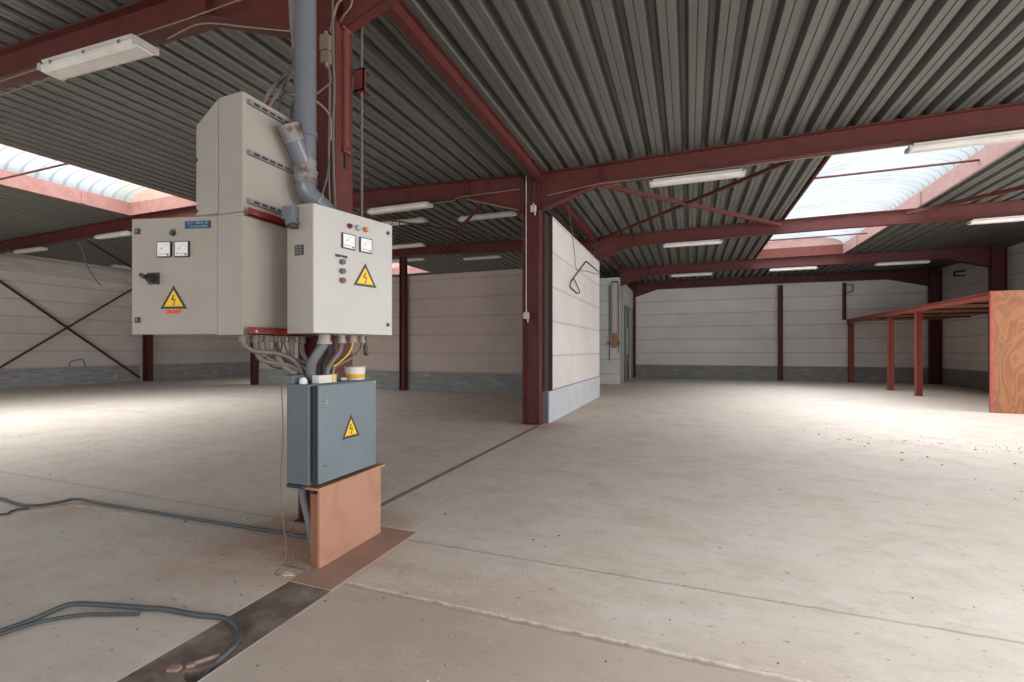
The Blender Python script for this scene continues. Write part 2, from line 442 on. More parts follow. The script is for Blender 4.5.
# corrugated roof deck, with openings for the rooflights
SKY = {'right': (2.27, 5.0, 8.47, 19.28), 'left': (-14.15, -11.35, -6.6, 8.23), 'beyond': (-14.15, -11.35, 13.88, 19.28), 'rear': (2.32, 5.0, -6.6, 2.9)}
PER, DEP = .29, .115
PROF = [(0, 0), (.070, 0), (.076, .012), (.084, .012), (.090, 0), (.160, 0), (.196, DEP), (.254, DEP)]
def deck_strip(mb, x0, x1, y0, y1):
    xs = []
    k = math.floor(x0/PER) - 1
    while k*PER < x1:
        for px, pz in PROF:
            x = k*PER + px
            if x0 < x < x1: xs.append((x, pz))
        k += 1
    def at(x):
        t = (x/PER - math.floor(x/PER))*PER
        q = PROF + [(PER, 0)]
        for (a, za), (b, zb) in zip(q, q[1:]):
            if a <= t <= b: return za + (zb - za)*(t - a)/(b - a)
        return 0
    xs = [(x0, at(x0))] + xs + [(x1, at(x1))]
    vs = []
    for x, pz in xs: vs += [(x, y0, roofz(x)+pz), (x, y1, roofz(x)+pz)]
    mb.add(vs, [(2*i, 2*i+1, 2*i+3, 2*i+2) for i in range(len(xs)-1)])
mb = MB()
xa, xb = SKY['left'][:2]; xc, xd = SKY['right'][:2]
for x0, x1, ys in ((XL, xa, [(Y0, Y1)]), (xa, xb, [(SKY['left'][3], SKY['beyond'][2]), (SKY['beyond'][3], Y1), (Y0, SKY['left'][2])]), (xb, xc, [(Y0, Y1)]),
                   (xc, xd, [(SKY['rear'][3], SKY['right'][2]), (SKY['right'][3], Y1), (Y0, SKY['rear'][2])]), (xd, XR, [(Y0, Y1)])):
    for y0, y1 in ys: deck_strip(mb, x0, x1, y0, y1)
S(mb.build('ceiling', 'deck', solid=.004))

# rooflights: curbs, vaulted corrugated sheet, end panels, tie rods
def skylight(key, label, rods, endp=True):
    x0, x1, y0, y1 = SKY[key]
    zb = min(roofz(x0), roofz(x1)) - .01
    root = thing('skylight', label, 'skylight', ((x0+x1)/2, (y0+y1)/2, zb), 'vaulted rooflights along the roof')
    org = root.location
    zt = zb + .335
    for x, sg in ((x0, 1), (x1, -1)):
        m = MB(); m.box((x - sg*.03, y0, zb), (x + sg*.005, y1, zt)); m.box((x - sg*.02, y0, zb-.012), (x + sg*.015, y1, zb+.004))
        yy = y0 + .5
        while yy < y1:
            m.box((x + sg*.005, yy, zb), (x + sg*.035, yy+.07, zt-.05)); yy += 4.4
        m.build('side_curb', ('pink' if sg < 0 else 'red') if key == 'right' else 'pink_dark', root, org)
    for y, sg in ((y0, 1), (y1, -1)):
        m = MB(); m.box((x0, y - .02, zb), (x1, y + .02, zt)); m.build('end_curb', 'red_mid' if key == 'right' else 'pink_dark', root, org)
    rise = .33
    arc = lambda t: ((x0+x1)/2 - (x1-x0)/2*math.cos(t*PI)*1.0, zt + rise*math.sin(t*PI)**.85)
    nx = 20; ny = int((y1-y0)/.065)
    m = MB(); vs = []
    for j in range(ny+1):
        y = y0 + (y1-y0)*j/ny
        dz = .018*math.sin(2*PI*y/.26)
        for i in range(nx+1):
            X, Z = arc(i/nx); vs.append((X, y, Z + dz))
    m.add(vs, [(j*(nx+1)+i, j*(nx+1)+i+1, (j+1)*(nx+1)+i+1, (j+1)*(nx+1)+i) for j in range(ny) for i in range(nx)], 0, True)
    m.build('glazing', 'glazing', root, org, label='white translucent corrugated sheet')
    for y in (y0, y1):
        m = MB(); m.prism([arc(i/nx) for i in range(nx+1)], y-.012, y+.012, 'y')
        m.build('end_panel', 'pink', root, org)
    for y in rods:
        m = MB(); rz = zb + (.16 if key == 'right' else .01); m.cyl((x0+.0, y, rz), (x1, y, rz), .022, n=10); m.build('tie_rod', 'red', root, org)
    return root
skylight('right', 'long vaulted white rooflight over the open floor, with a red tie rod', (11.1, 16.9))
skylight('left', 'white rooflight with yellowed sheets, above and beyond the grey switch cabinets', (5.5,))
skylight('beyond', 'bright rooflight seen over the top of the cross wall', (16.6,))
skylight('rear', 'white rooflight over the floor behind the viewpoint', (0.,))  # added out of view to brighten the hall

# walls
def wallbox(name, a, b, mat): 
    m = MB(); m.box(a, b); return S(m.build(name, mat))
wallbox('wall_far', (XL-.3, Y1, 0), (XR+.3, Y1+.2, 5.4), 'wall')
m = MB()
ADDED_OPENINGS = ((.6, 6.6), (9.2, 13.4))  # unseen side openings, added to let daylight in
yy = Y0-.3
for a, b in ADDED_OPENINGS:
    m.box((XR, yy, 0), (XR+.2, a, 5.1)); m.box((XR, a, 4.1), (XR+.2, b, 5.1)); yy = b
m.box((XR, yy, 0), (XR+.2, Y1, 5.1)); S(m.build('wall_right', 'wall'))
wallbox('wall_left', (XL-.2, Y0-.3, 0), (XL, Y1, 5.2), 'wall_left')
for a, b in (((XL, 0), (-14.5, 5.3)), ((-10.5, 0), (-1.0, 5.3)), ((7.5, 0), (XR, 5.3)), ((-14.5, 4.2), (-10.5, 5.3)), ((-1.0, 4.2), (7.5, 5.3))):
    pass
m = MB()
for a, b in (((XL, 0), (-17.0, 5.3)), ((-9.0, 0), (-1.5, 5.3)), ((7.5, 0), (XR, 5.3)), ((-17.0, 4.3), (-9.0, 5.3)), ((-1.5, 4.3), (7.5, 5.3))):  # openings added behind the viewpoint for fill light
    m.box((a[0], Y0-.2, a[1]), (b[0], Y0, b[1]))
S(m.build('wall_back', 'wall'))
PH = .635
wallbox('baseboard_far', (XL, Y1-.03, 0), (XR, Y1, PH), 'plinth')
wallbox('baseboard_right', (XR-.03, 13.4, 0), (XR, Y1-.03, PH), 'plinth')
wallbox('baseboard_left', (XL, Y0, 0), (XL+.04, 13.55, .70), 'plinth_left')
wallbox('trim_4', (XL, 13.95, 0), (XL+.04, Y1-.03, .70), 'plinth_left')
wallbox('trim_5', (XL, Y0, 4.22), (XL+.12, 13.95, 4.74), 'topboard')
# cross wall behind the switch cabinets
CW = (-16.3, -2.66)
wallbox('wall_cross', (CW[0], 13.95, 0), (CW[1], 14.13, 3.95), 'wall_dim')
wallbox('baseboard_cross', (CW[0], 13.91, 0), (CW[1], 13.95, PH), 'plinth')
# partition beside the open floor
PX = -2.49
wallbox('wall_partition', (PX-.15, 8.82, .61), (PX, 13.93, 4.0), 'wall_part')
m = MB(); m.box((PX-.17, 8.56, 0), (PX+.012, 13.93, .60)); m.box((PX-.17, 8.555, 0), (PX-.012, 8.56, .60), 1)
S(m.build('baseboard_partition', ['plinth_light', 'plinth_end']))
# little room at the far end: front wall, side wall with doorway
RX = -2.62
wallbox('wall_room_front', (-7.5, 19.22, 0), (RX, 19.34, 4.32), 'wall_block')
m = MB(); m.box((RX-.12, 20.35, 3.42), (RX, 24.1, 4.30)); S(m.build('trim_6', 'fascia'))
m = MB(); m.box((RX-.12, 19.34, 0), (RX, 20.35, 4.30)); m.box((RX-.12, 23.0, 0), (RX, 23.95, 3.42))
S(m.build('wall_room_side', 'grey_paint'))
m = MB()
m.box((RX-.10, 20.35, 0), (RX+.02, 20.45, 3.42)); m.box((RX-.10, 22.90, 0), (RX+.02, 23.0, 3.42)); m.box((RX-.10, 20.45, 3.32), (RX+.02, 22.90, 3.42))
d1 = S(m.build('door_1', 'grey_paint'))
m = MB(); m.box((RX-.10, 20.46, .02), (RX-.05, 22.89, 3.31)); m.box((RX-.05, 21.62, .02), (RX-.03, 21.68, 3.31), 1)
m.build('door_leaf', ['door_dark', 'grey_paint'], d1)
m = MB(); m.box((RX-.05, 21.9, 1.2), (RX-.044, 22.5, 2.4)); m.build('pane', 'clear', d1)

# ------------------------------------------------------------------ steel frames
def column(y, x0, x1, ztop, label, fw=.20, mat='red', name='steel_column', base=True):
    """H section, web in the frame plane"""
    root = thing(name, label, 'column', ((x0+x1)/2, y, 0))
    org = root.location; tf = .018
    m = MB()
    for x in (x0, x1-tf): m.box((x, y-fw/2, .012), (x+tf, y+fw/2, ztop))
    m.box((x0+tf, y-.006, .012), (x1-tf, y+.006, ztop))
    m.build('shaft', mat, root, org)
    if base:
        m = MB(); m.box((x0-.02, y-fw/2-.02, 0), (x1+.02, y+fw/2+.02, .014)); m.build('base_plate', mat, root, org)
    return root
def beam(y, st, label, fw=.17, mat='red', stiff=(), name='roof_beam'):
    """tapered I beam through stations (x, z_bottom, z_top)"""
    root = thing(name, label, 'beam', (st[0][0], y, st[0][1])); org = root.location
    tf = .016
    m = MB()
    m.prism([(x, zt) for x, zb, zt in st] + [(x, zb) for x, zb, zt in reversed(st)], y-.006, y+.006, 'y')
    for x in stiff:
        zb = roofz(x)-.012-BH+.016; m.box((x-.006, y-fw/2+.01, zb), (x+.006, y+fw/2-.01, zb+BH-.032))
    m.build('web', mat, root, org)
    m = MB(); m.prism([(x, zb) for x, zb, zt in st] + [(x, zb+tf) for x, zb, zt in reversed(st)], y-fw/2, y+fw/2, 'y'); m.build('bottom_flange', mat, root, org)
    m = MB(); m.prism([(x, zt-tf) for x, zb, zt in st] + [(x, zt) for x, zb, zt in reversed(st)], y-fw/2, y+fw/2, 'y'); m.build('top_flange', mat, root, org)
    return root
BH = .335
def rst(x): return (x, roofz(x)-.012-BH, roofz(x)-.012)
def haunch(x, d): return (x, roofz(x)-.012-BH-d, roofz(x)-.012)
CX0, CX1 = -2.98, -2.60
names = ['beside the switch cabinets, drain pipe in front', 'at the near end of the white partition, small junction boxes on it', 'hidden behind the white partition end', 'behind the block wall of the little room', 'against the far wall beside the little room']
column(FY[0], CX0, CX1, 4.67, 'red steel H column behind the switch cabinets and drain pipe')
column(FY[1], CX0+.05, CX1, 4.67, 'red steel H column at the near end of the white partition')
column(FY[2], CX0+.02, CX1-.08, 4.67, 'red steel column where partition and cross wall meet, only its head showing')
column(FY[4], CX0, CX1+.10, 4.67, 'red steel column at the far wall, beside the little doorway')
RB = ['short stretch of red roof beam bolted to the column carrying the drain pipe', 'long red roof beam crossing the foreground ceiling, with conduit and two lamps',
      'red roof beam crossing in front of the long rooflight', 'red roof beam at the far end of the long rooflight', 'darkest red beam set against the top of the far wall']
LB = ['dark red roof beam above the grey cabinets, carrying the wide lamp', 'red roof beam from the partition column across to the board-topped wall', 'red roof beam above the cross wall posts']
for i, y in enumerate(FY):
    xe = (8.998 if i == 3 else 9.198) if i >= 3 else XR
    st = [haunch(CX1, .36), rst(-1.45), rst(3.6)] + ([rst(7.85), haunch(xe, .33)] if i >= 3 else [rst(8.2), haunch(xe, .33)])
    beam(y if i < 4 else 24.08, st, RB[i], stiff=(-1.45,))
for i, y in enumerate(FY[:3]):
    st = [haunch(CX0, .36), rst(-4.1), rst(-12.6), rst(-21.5), haunch(XL, .30)]
    beam(y, st, LB[i], stiff=(-4.1,))
column(FY[3], 9.00, 9.38, 4.66, 'red column on the side wall rising behind the plywood-fronted platform')
column(23.95, 9.2, 9.57, 4.66, 'dark column in the far corner under the platform')
column(FY[2], XL+.09, XL+.47, 4.80, 'red column in the board-topped wall, foot of the cross bracing')
m = MB(); m.box((-2.69, 8.525, .604), (-2.56, 8.535, 4.0)); m.box((-2.575, 8.535, .604), (-2.56, 8.818, 4.0)); m.box((-2.69, 8.808, .604), (-2.488, 8.818, 4.0))
o = m.build('steel_channel', 'brown_steel', None, (-2.6, 8.6, .604)); tag(o, 'dark brown steel channel closing the partition edge above its concrete foot', 'channel post')
# slim wall posts
def post(x, y, z0, z1, w, dpt, label, mat='red'):
    root = thing('wall_post', label, 'post', (x, y, z0)); org = root.location
    m = MB()
    for xx in (x-w/2, x+w/2-.012): m.box((xx, y-dpt/2, z0), (xx+.012, y+dpt/2, z1))
    m.box((x-w/2+.012, y-.006, z0), (x+w/2-.012, y+.006, z1)); m.build('shaft', mat, root, org)
    m = MB(); m.box((x-w/2-.015, y-dpt/2-.02, z0), (x+w/2+.015, y+dpt/2, z0+.012)); m.build('base_plate', mat, root, org)
    return root
post(-16.18, 13.80, 0, 4.6, .22, .20, 'red post at the free end of the cross wall')
post(-9.22, 13.78, 0, 4.6, .20, .20, 'slim red post in front of the middle of the cross wall')
post(3.87, 24.13, 0, 4.3, .17, .24, 'red post standing alone against the far wall')
p = post(6.32, 24.16, 2.70, 4.3, .10, .20, 'thin dark post above the far end of the platform')
m = MB(); m.bar((6.38, 24.1, 4.20), (6.62, 24.1, 4.20), .03, .03); m.bar((6.62, 24.1, 4.22), (6.62, 24.1, 3.90), .03, .03); m.bar((6.62, 24.1, 3.90), (6.38, 24.1, 3.84), .03, .03)
m.build('bracket', 'red', p, p.location)
br = thing('wall_bracket', 'small dark square bracket high on the side wall', 'bracket', (9.3, 22.2, 4.1))
m = MB(); m.bar((9.59, 22.2, 4.32), (9.25, 22.2, 4.30), .05, .05); m.bar((9.27, 22.2, 4.30), (9.27, 22.2, 4.14), .05, .05); m.bar((9.27, 22.2, 4.15), (9.59, 22.2, 4.15), .05, .05)
m.build('bracket_arm', 'red', br, br.location)

def single(name, mbuild, mat, label, cat, org, group=None, bevel=0.):
    o = mbuild.build(name, mat, None, org, bevel); return tag(o, label, cat, group)
# eaves beams along the column line
EL = ['red eaves beam running from the drain pipe column to the partition column', 'red eaves beam just above the top of the white partition', 'red eaves beam above the block wall of the little room', 'short red eaves beam above the white fascia at the far end']
for i in range(4):
    a, b = FY[i]+.10, FY[i+1]-.10
    m = MB(); x = -2.57
    m.box((x-.05, a, 4.50), (x+.05, b, 4.512)); m.box((x-.05, a, 4.672), (x+.05, b, 4.684)); m.box((x-.006, a, 4.512), (x+.006, b, 4.672))
    single('eaves_beam', m, 'red', EL[i], 'beam', (x, a, 4.5))
# bracing
def brace(p0, p1, label, w=.06, mat='red', name='roof_brace', rod=False):
    m = MB()
    if rod: m.cyl(p0, p1, w/2, n=10)
    else:
        m.bar(p0, p1, w, .008)
        d = Vector(p1)-Vector(p0); a = d.cross(Vector((0,0,1))).normalized()*(w/2)
        m.bar(Vector(p0)+a+Vector((0,0,w/2)), Vector(p1)+a+Vector((0,0,w/2)), .008, w)
    return single(name, m, mat, label, 'brace', p0)
brace((-1.46, 8.47, 4.33), (2.2, 13.66, 4.56), 'red diagonal brace from the partition-side haunch towards the long rooflight', .07)
brace((-2.48, 13.62, 4.55), (1.50, 8.47, 4.36), 'dark thin diagonal brace rising behind the lamp on the foreground beam', .055)
brace((4.82, 13.62, 4.58), (9.0, 8.47, 4.40), 'red diagonal brace running from the rooflight edge out over the side wall', .07)
brace((-7.63, 13.62, 4.62), (-3.79, 8.47, 4.33), 'thin diagonal brace crossing in front of a lamp over the cross wall', .05)
brace((-7.6, 8.47, 4.52), (-3.6, 13.62, 4.50), 'dark diagonal brace mostly lost in shadow under the cross wall roof', .025)
brace((-16.6, 8.47, 4.58), (-22.3, 13.6, 4.56), 'dark diagonal brace under the roof beside the board-topped wall', .05)
brace((XL+.12, 8.45, 4.24), (XL+.12, 13.5, .12), 'wall brace sloping down to the foot of the red wall column', .07, name='wall_brace')
brace((XL+.17, 8.45, .30), (XL+.17, 13.5, 4.25), 'wall brace sloping up towards the head of the red wall column', .07, name='wall_brace')

# ------------------------------------------------------------------ lamps
def lamp_proto(L, w, h, label, clips=False):
    root = thing('fluorescent_lamp', label, 'lamp', (0, 0, 0), 'unlit fluorescent lamps under the roof')
    m = MB(); m.prism([(-w*.36, h*.45), (-w*.5, h), (w*.5, h), (w*.36, h*.45)], -L/2+.03, L/2-.03, 'x'); m.build('housing', 'lamp_body', root, bevel=.004)
    m = MB(); m.prism([(-w*.5, h*.55), (-w*.46, h*.15), (-w*.30, 0), (w*.30, 0), (w*.46, h*.15), (w*.5, h*.55)], -L/2, L/2, 'x'); m.build('diffuser', 'lamp_cover', root, bevel=.004)
    for sx in (-1, 1):
        m = MB(); m.box((sx*(L/2-.02), -w*.53, h*.12), (sx*(L/2+.02), w*.53, h*.75)); m.build('end_cap', 'lamp_body', root, bevel=.004)
    for x in (-L*.36, 0, L*.36) if clips else ():
        for sy in (-1, 1):
            m = MB(); m.box((x-.015, sy*w*.49, h*.38), (x+.015, sy*w*.55, h*.68)); m.build('clip', 'chrome', root)
    return root
near_lamp = lamp_proto(1.36, .21, .105, 'wide milky lamp hung from the beam nearest the viewpoint', True)
near_lamp.location = (-5.45, 2.86, 4.205); near_lamp.rotation_euler = (0, 0, .05)
std = lamp_proto(1.46, .17, .10, 'long lamp under the foreground beam, above the crossing braces')
LAMPS = [  # x, y, z, rz, label
 (.11, 8.50, 4.24, 0, None),
 (3.70, 8.36, 4.245, 0, 'lamp hung across the edge of the long rooflight on the foreground beam'),
 (.08, 13.75, 4.25, 0, 'lamp under the second beam, between the braces and the rooflight'),
 (6.75, 13.75, 4.265, 0, 'lamp under the second beam, beyond the rooflight towards the side wall'),
 (.08, 19.40, 4.24, 0, 'lamp on the third beam, nearest the little room'),
 (3.50, 19.40, 4.26, 0, 'lamp on the third beam, directly below the rooflight end'),
 (6.70, 19.40, 4.26, 0, 'lamp on the third beam, nearest the plywood-fronted platform'),
 (-5.65, 8.30, 4.29, 0, 'lamp on the beam beside the pale cabinet, just above its corner'),
 (-4.66, 10.55, 4.62, 0, 'long lamp on the deck, crossed by a thin brace'),
 (-7.05, 10.45, 4.68, 0, 'lamp half lost in shadow beside the brace-crossed lamp'),
 (-8.40, 12.60, 4.60, 0, 'lamp low over the cross wall, just above the slim post'),
 (-7.20, 15.90, 4.77, 0, 'lamp seen beyond the cross wall, clear of the rooflight'),
 (-10.3, 15.70, 4.86, 0, 'lamp seen beyond the cross wall, against the bright rooflight'),
 (-19.4, 8.42, 4.47, 0, 'lamp on the beam at the board-topped wall'),
 (-15.25, 8.42, 4.59, 0, 'lamp on the beam beside the cabinet door with the orange sticker'),
 (-21.6, 12.6, 4.72, PI/2, 'lamp running along the roof edge above the board-topped wall')]
for i, (x, y, z, rz, lb) in enumerate(LAMPS):
    o = std if i == 0 else copy_tree(std)
    o.location = (x, y, z); o.rotation_euler = (0, 0, rz)
    if lb: o['label'] = lb

# ------------------------------------------------------------------ platform with plywood front
mz = thing('storage_platform', 'red steel storage platform with plywood front against the side wall', 'platform', (6.42, 13.45, 0)); org = mz.location
MX0, MX1, MY0, MY1, MZ = 6.36, XR-.04, 13.46, 24.0, 2.69
m = MB(); m.box((MX0+.03, MY0+.02, MZ-.07), (MX1, MY1, MZ-.03)); m.build('deck_boards', 'planks', mz, org)
m = MB(); m.box((MX0-.03, MY0, MZ-.015), (MX0+.05, MY1, MZ)); m.box((MX0-.03, MY0, MZ-.16), (MX0+.05, MY1, MZ-.145)); m.box((MX0+.01, MY0, MZ-.145), (MX0+.022, MY1, MZ-.015))
m.build('edge_channel', 'red_bright', mz, org)
for y in (15.6, 17.6, 19.65, 21.8):
    m = MB(); m.box((MX0+.05, y-.03, MZ-.12), (MX1, y+.03, MZ-.07)); m.build('joist', 'red', mz, org)
for y, w in ((13.54, .13), (17.55, .15), (19.65, .15), (23.85, .17)):
    m = MB(); x = MX0+.12; zt = MZ-.16
    for xx in (x-w/2, x+w/2-.010): m.box((xx, y-w/2, .01), (xx+.010, y+w/2, zt))
    m.box((x-w/2+.010, y-.004, .01), (x+w/2-.010, y+.004, zt)); m.box((x-w/2-.02, y-w/2-.02, 0), (x+w/2+.02, y+w/2+.02, .012))
    m.build('leg', 'red_bright', mz, org)
m = MB(); m.box((MX0-.06, MY0-.045, .0), (MX1, MY0-.023, MZ)); m.build('front_panel', 'ply_far', mz, org, label='orange plywood sheet with bold grain')
m = MB(); m.box((MX0-.13, MY0-.05, 0), (MX0-.06, MY0+.0, MZ)); m.build('corner_angle', 'red_bright', mz, org)

# duct, conduits and board on the little room
du = thing('cable_duct', 'white cable duct with brown lower cover on the block wall', 'duct', (-2.83, 19.15, 1.46)); org = du.location
m = MB(); m.box((-2.91, 19.10, 2.06), (-2.715, 19.215, 4.10)); m.box((-2.93, 19.09, 4.10), (-2.66, 19.215, 4.15), 1); m.build('duct_body', ['white_old', 'black'], du, org, bevel=.005)
m = MB(); m.box((-2.90, 19.12, 1.46), (-2.725, 19.215, 2.06)); m.build('cover', 'board_brown', du, org, bevel=.004)
for x, z0, z1, lb in ((-3.02, .95, 4.0, 'thin grey conduit beside the white duct on the block wall'), (-2.66, 1.25, 4.1, 'thin dark conduit at the corner of the block wall')):
    m = MB(); m.cyl((x, 19.195, z0), (x, 19.195, z1), .022, n=10); m.box((x-.05, 19.15, 1.58), (x+.05, 19.218, 1.72))
    single('conduit', m, 'cable_mid', lb, 'conduit', (x, 19.2, z0))

# ------------------------------------------------------------------ switch cabinets
def sign(mb, u, v, size, w, mi_black, mi_yellow, h=None):
    """triangular warning sign, centre of base at (u, v)"""
    h = h or size*.80
    def tri(k, dv):
        cx, cy = u, v + h/3
        return [(cx + (p[0]-cx)*k, cy + (p[1]-cy)*k + dv) for p in ((u-size/2, v), (u+size/2, v), (u, v+h))]
    mb.prism(tri(1, 0), w, w+.0012, 'z', mi_black)
    mb.prism(tri(.70, 0), w+.0012, w+.0018, 'z', mi_yellow)
    b = [(.30, .46), (-.04, .46), (-.20, .05), (.02, .10), (-.10, -.30), (-.20, -.26), (-.04, -.52), (.14, -.24), (.04, -.26), (.22, .22), (.00, .16)]
    s = h*.46; cy = v + h*.36
    upper = [(.10, .50), (-.05, .50), (-.24, .02), (-.10, .02)]; mid = [(-.10, .06), (.22, .14), (.20, .05), (-.08, -.02)]
    low = [(.22, .14), (.12, .10), (.00, -.36), (.07, -.36)]; tip = [(.12, -.32), (-.08, -.28), (.00, -.50)]
    for q in (upper, mid, low, tip):
        mb.prism([(u + a*s, cy + c*s) for a, c in q], w+.0018, w+.0024, 'z', mi_black)
    for k in (0, 1):
        mb.box((u-size*.27, v+h*.115-k*h*.04, w+.0018), (u+size*.24, v+h*.125-k*h*.04, w+.0022), mi_black)

def meter(parent, Mx, org, u, v, s, name='meter'):
    m = MB(); m.M = Mx
    m.box((u-s/2, v-s/2, 0), (u+s/2, v+s/2, .012), 0)
    m.box((u-s*.44, v-s*.44, .012), (u+s*.44, v+s*.44, .0135), 1)
    for i in range(9):
        t = math.radians(100 + i*9.5); cx, cy = u+s*.32, v-s*.30
        r0, r1 = s*.58, s*.66
        c, sn = math.cos(t), math.sin(t)
        p = [(cx+r0*c-.0006*sn, cy+r0*sn+.0006*c), (cx+r1*c-.0006*sn, cy+r1*sn+.0006*c), (cx+r1*c+.0006*sn, cy+r1*sn-.0006*c), (cx+r0*c+.0006*sn, cy+r0*sn-.0006*c)]
        m.prism(p, .0135, .0140, 'z', 0)
    m.box((u-s*.38, v-s*.31, .0135), (u+s*.36, v-s*.285, .0142), 0)
    m.box((u+s*.24, v-s*.40, .0135), (u+s*.37, v-s*.29, .0142), 0)
    m.box((u-s*.18, v+s*.02, .0135), (u-s*.10, v+s*.08, .0142), 0)
    return m.build(name, ['black', 'dial'], parent, org, bevel=.0015)

def quarter_lock(parent, Mx, org, u, v, s, square=True, mat='black'):
    m = MB(); m.M = Mx
    if square:
        m.box((u-s/2, v-s/2, 0), (u+s/2, v+s/2, .006)); m.cyl((u, v, .006), (u, v, .011), s*.26, n=14, mi=1)
    else:
        m.cyl((u, v, 0), (u, v, .007), s/2, n=18); m.cyl((u, v, .007), (u, v, .010), s*.30, n=14, mi=1); m.box((u-s*.08, v-s*.22, .010), (u+s*.08, v+s*.22, .012), 0)
    m.build('lock', [mat, 'cable_mid' if mat == 'black' else 'black'], parent, org)

# --- lower left cabinet, door swung open towards the viewpoint
ca = thing('switch_cabinet', 'grey-beige switch cabinet with open door, blue nameplate and two meters', 'switch cabinet', (-2.605, 2.35, 1.49)); org = ca.location
AX0, AX1, AY0, AY1, AZ0, AZ1 = -2.71, -2.50, 2.05, 2.66, 1.49, 2.225
t = .006; m = MB()
m.box((AX1-t, AY0, AZ0), (AX1, AY1, AZ1)); m.box((AX0, AY0, AZ0), (AX1-t, AY0+t, AZ1)); m.box((AX0, AY1-t, AZ0), (AX1-t, AY1, AZ1))
m.box((AX0, AY0+t, AZ0), (AX1-t, AY1-t, AZ0+t)); m.box((AX0, AY0+t, AZ1-t), (AX1-t, AY1-t, AZ1))
m.build('body', 'beige', ca, org, bevel=.0015)
m = MB(); m.box((AX1-.03, AY0+.05, AZ0+.05), (AX1-.02, AY1-.05, AZ1-.05))
for k in range(4): m.box((AX1-.10, AY0+.09, AZ0+.10+k*.14), (AX1-.03, AY1-.09, AZ0+.17+k*.14), 1)
m.build('mounting_plate', ['carton_yellow', 'black'], ca, org)
MA = frame_matrix((-3.284, 1.911, 1.49), (.972, .235))
m = MB(); m.M = MA; m.box((0, .004, -.022), (.588, .732, 0)); dA = m.build('door', 'beige', ca, org, bevel=.003)
for v in (.652, .095): quarter_lock(dA, MA, org, .043, v, .035)
meter(dA, MA, org, .234, .533, .098); meter(dA, MA, org, .356, .532, .098)
m = MB(); m.M = MA; m.box((.371, .658, 0), (.547, .704, .002)); m.text('B.C.E.   URBLAS  NV', .0175, .459, .691, .002, 1, sx=.92); m.text('Tel. 050-018000', .0175, .462, .670, .002, 1, sx=1.1)
m.build('nameplate', ['blue', 'text_white'], dA, org)
m = MB(); m.M = MA; m.cyl((.292, .633, 0), (.292, .633, .016), .0165, n=18); m.box((.279, .648, 0), (.305, .662, .004), 1); m.cyl((.292, .633, .016), (.292, .633, .022), .012, n=18, mi=2)
m.build('push_button', ['black', 'cable_mid', 'btn_green'], dA, org)
m = MB(); m.M = MA
m.box((.122, .317, 0), (.196, .390, .012)); m.cyl((.155, .353, .012), (.155, .353, .040), .026, n=20); m.cyl((.155, .353, .04), (.155, .353, .046), .020, n=20)
R = Matrix.Translation((.140, .360, .046)) @ Matrix.Rotation(math.radians(150), 4, 'Z'); m.M = MA @ R; m.box((-.012, -.011, 0), (.024, .011, .022))
m.M = MA; m.box((.130, .338, .0125), (.138, .362, .042), 1); m.box((.134, .322, .0122), (.150, .330, .0135), 2)
m.build('rotary_switch', ['black', 'label', 'btn_green'], dA, org, bevel=.002)
m = MB(); m.M = MA; sign(m, .2925, .163, .187, 0, 0, 1, .146); m.build('warning_sign', ['black', 'yellow'], dA, org)
m = MB(); m.M = MA; m.box((.234, .130, 0), (.351, .158, .0010)); m.text('ON NET', .031, .2925, .144, .001, 1, sx=.88); m.build('sticker', ['orange', 'sticker_ink'], dA, org, label='orange sticker')
m = MB(); m.M = MA; m.cyl((.283, .487, 0), (.283, .487, .004), .006, n=10); m.build('screw', 'lamp_body', dA, org)
def gland(parent, org, x, y, z, r=.026, h=.045, mat='gland', n=16):
    m = MB(); m.cyl((x, y, z), (x, y, z-h*.75), r, n=n); m.cyl((x, y, z-h*.70), (x, y, z-h), r*1.22, n=6 if r < .02 else n); m.build('cable_gland', mat, parent, org)
GA = [(2.10, .022), (2.19, .022), (2.275, .024), (2.345, .016), (2.405, .016), (2.48, .024), (2.57, .022)]
for y, r in GA: gland(ca, org, -2.56, y, AZ0, r, .042, 'cable')

# --- upper cabinet with sloped cover
cc = thing('switch_cabinet', 'tall grey-beige cabinet with sloping top and slotted rails, stacked uppermost', 'switch cabinet', (-2.70, 2.35, 2.228)); org = cc.location
CZ0, CZ1, CY0, CY1 = 2.228, 2.945, 2.05, 2.60
m = MB(); m.prism([(-2.70, CZ0), (-2.50, CZ0), (-2.50, CZ1+.005), (-2.70, CZ1)], CY0, CY1, 'y'); m.build('body', 'beige', cc, org, bevel=.004)
m = MB(); m.prism([(-2.90, CZ0+.012), (-2.706, CZ0+.012), (-2.706, CZ1-.002), (-2.90, 2.805)], CY0, CY1, 'y'); lid = m.build('cover', 'beige_gloss', cc, org, bevel=.004)
m = MB(); m.box((-2.905, CY0-.006, 2.58), (-2.885, CY0+.004, 2.60)); m.box((-2.905, CY0-.006, CZ0+.03), (-2.885, CY0+.004, CZ0+.05)); m.build('latch', 'black', lid, org)
for z in (2.885, 2.58, 2.285):
    m = MB(); m.box((-2.50, CY0+.03, z), (-2.478, CY1-.06, z+.028))
    y = CY0 + .06
    while y < CY1 - .12:
        m.box((-2.4782, y, z+.006), (-2.4772, y+.042, z+.020), 1); y += .058
    m.build('slotted_rail', ['rail', 'gasket'], cc, org)  # black patches paint the dark of the open slots
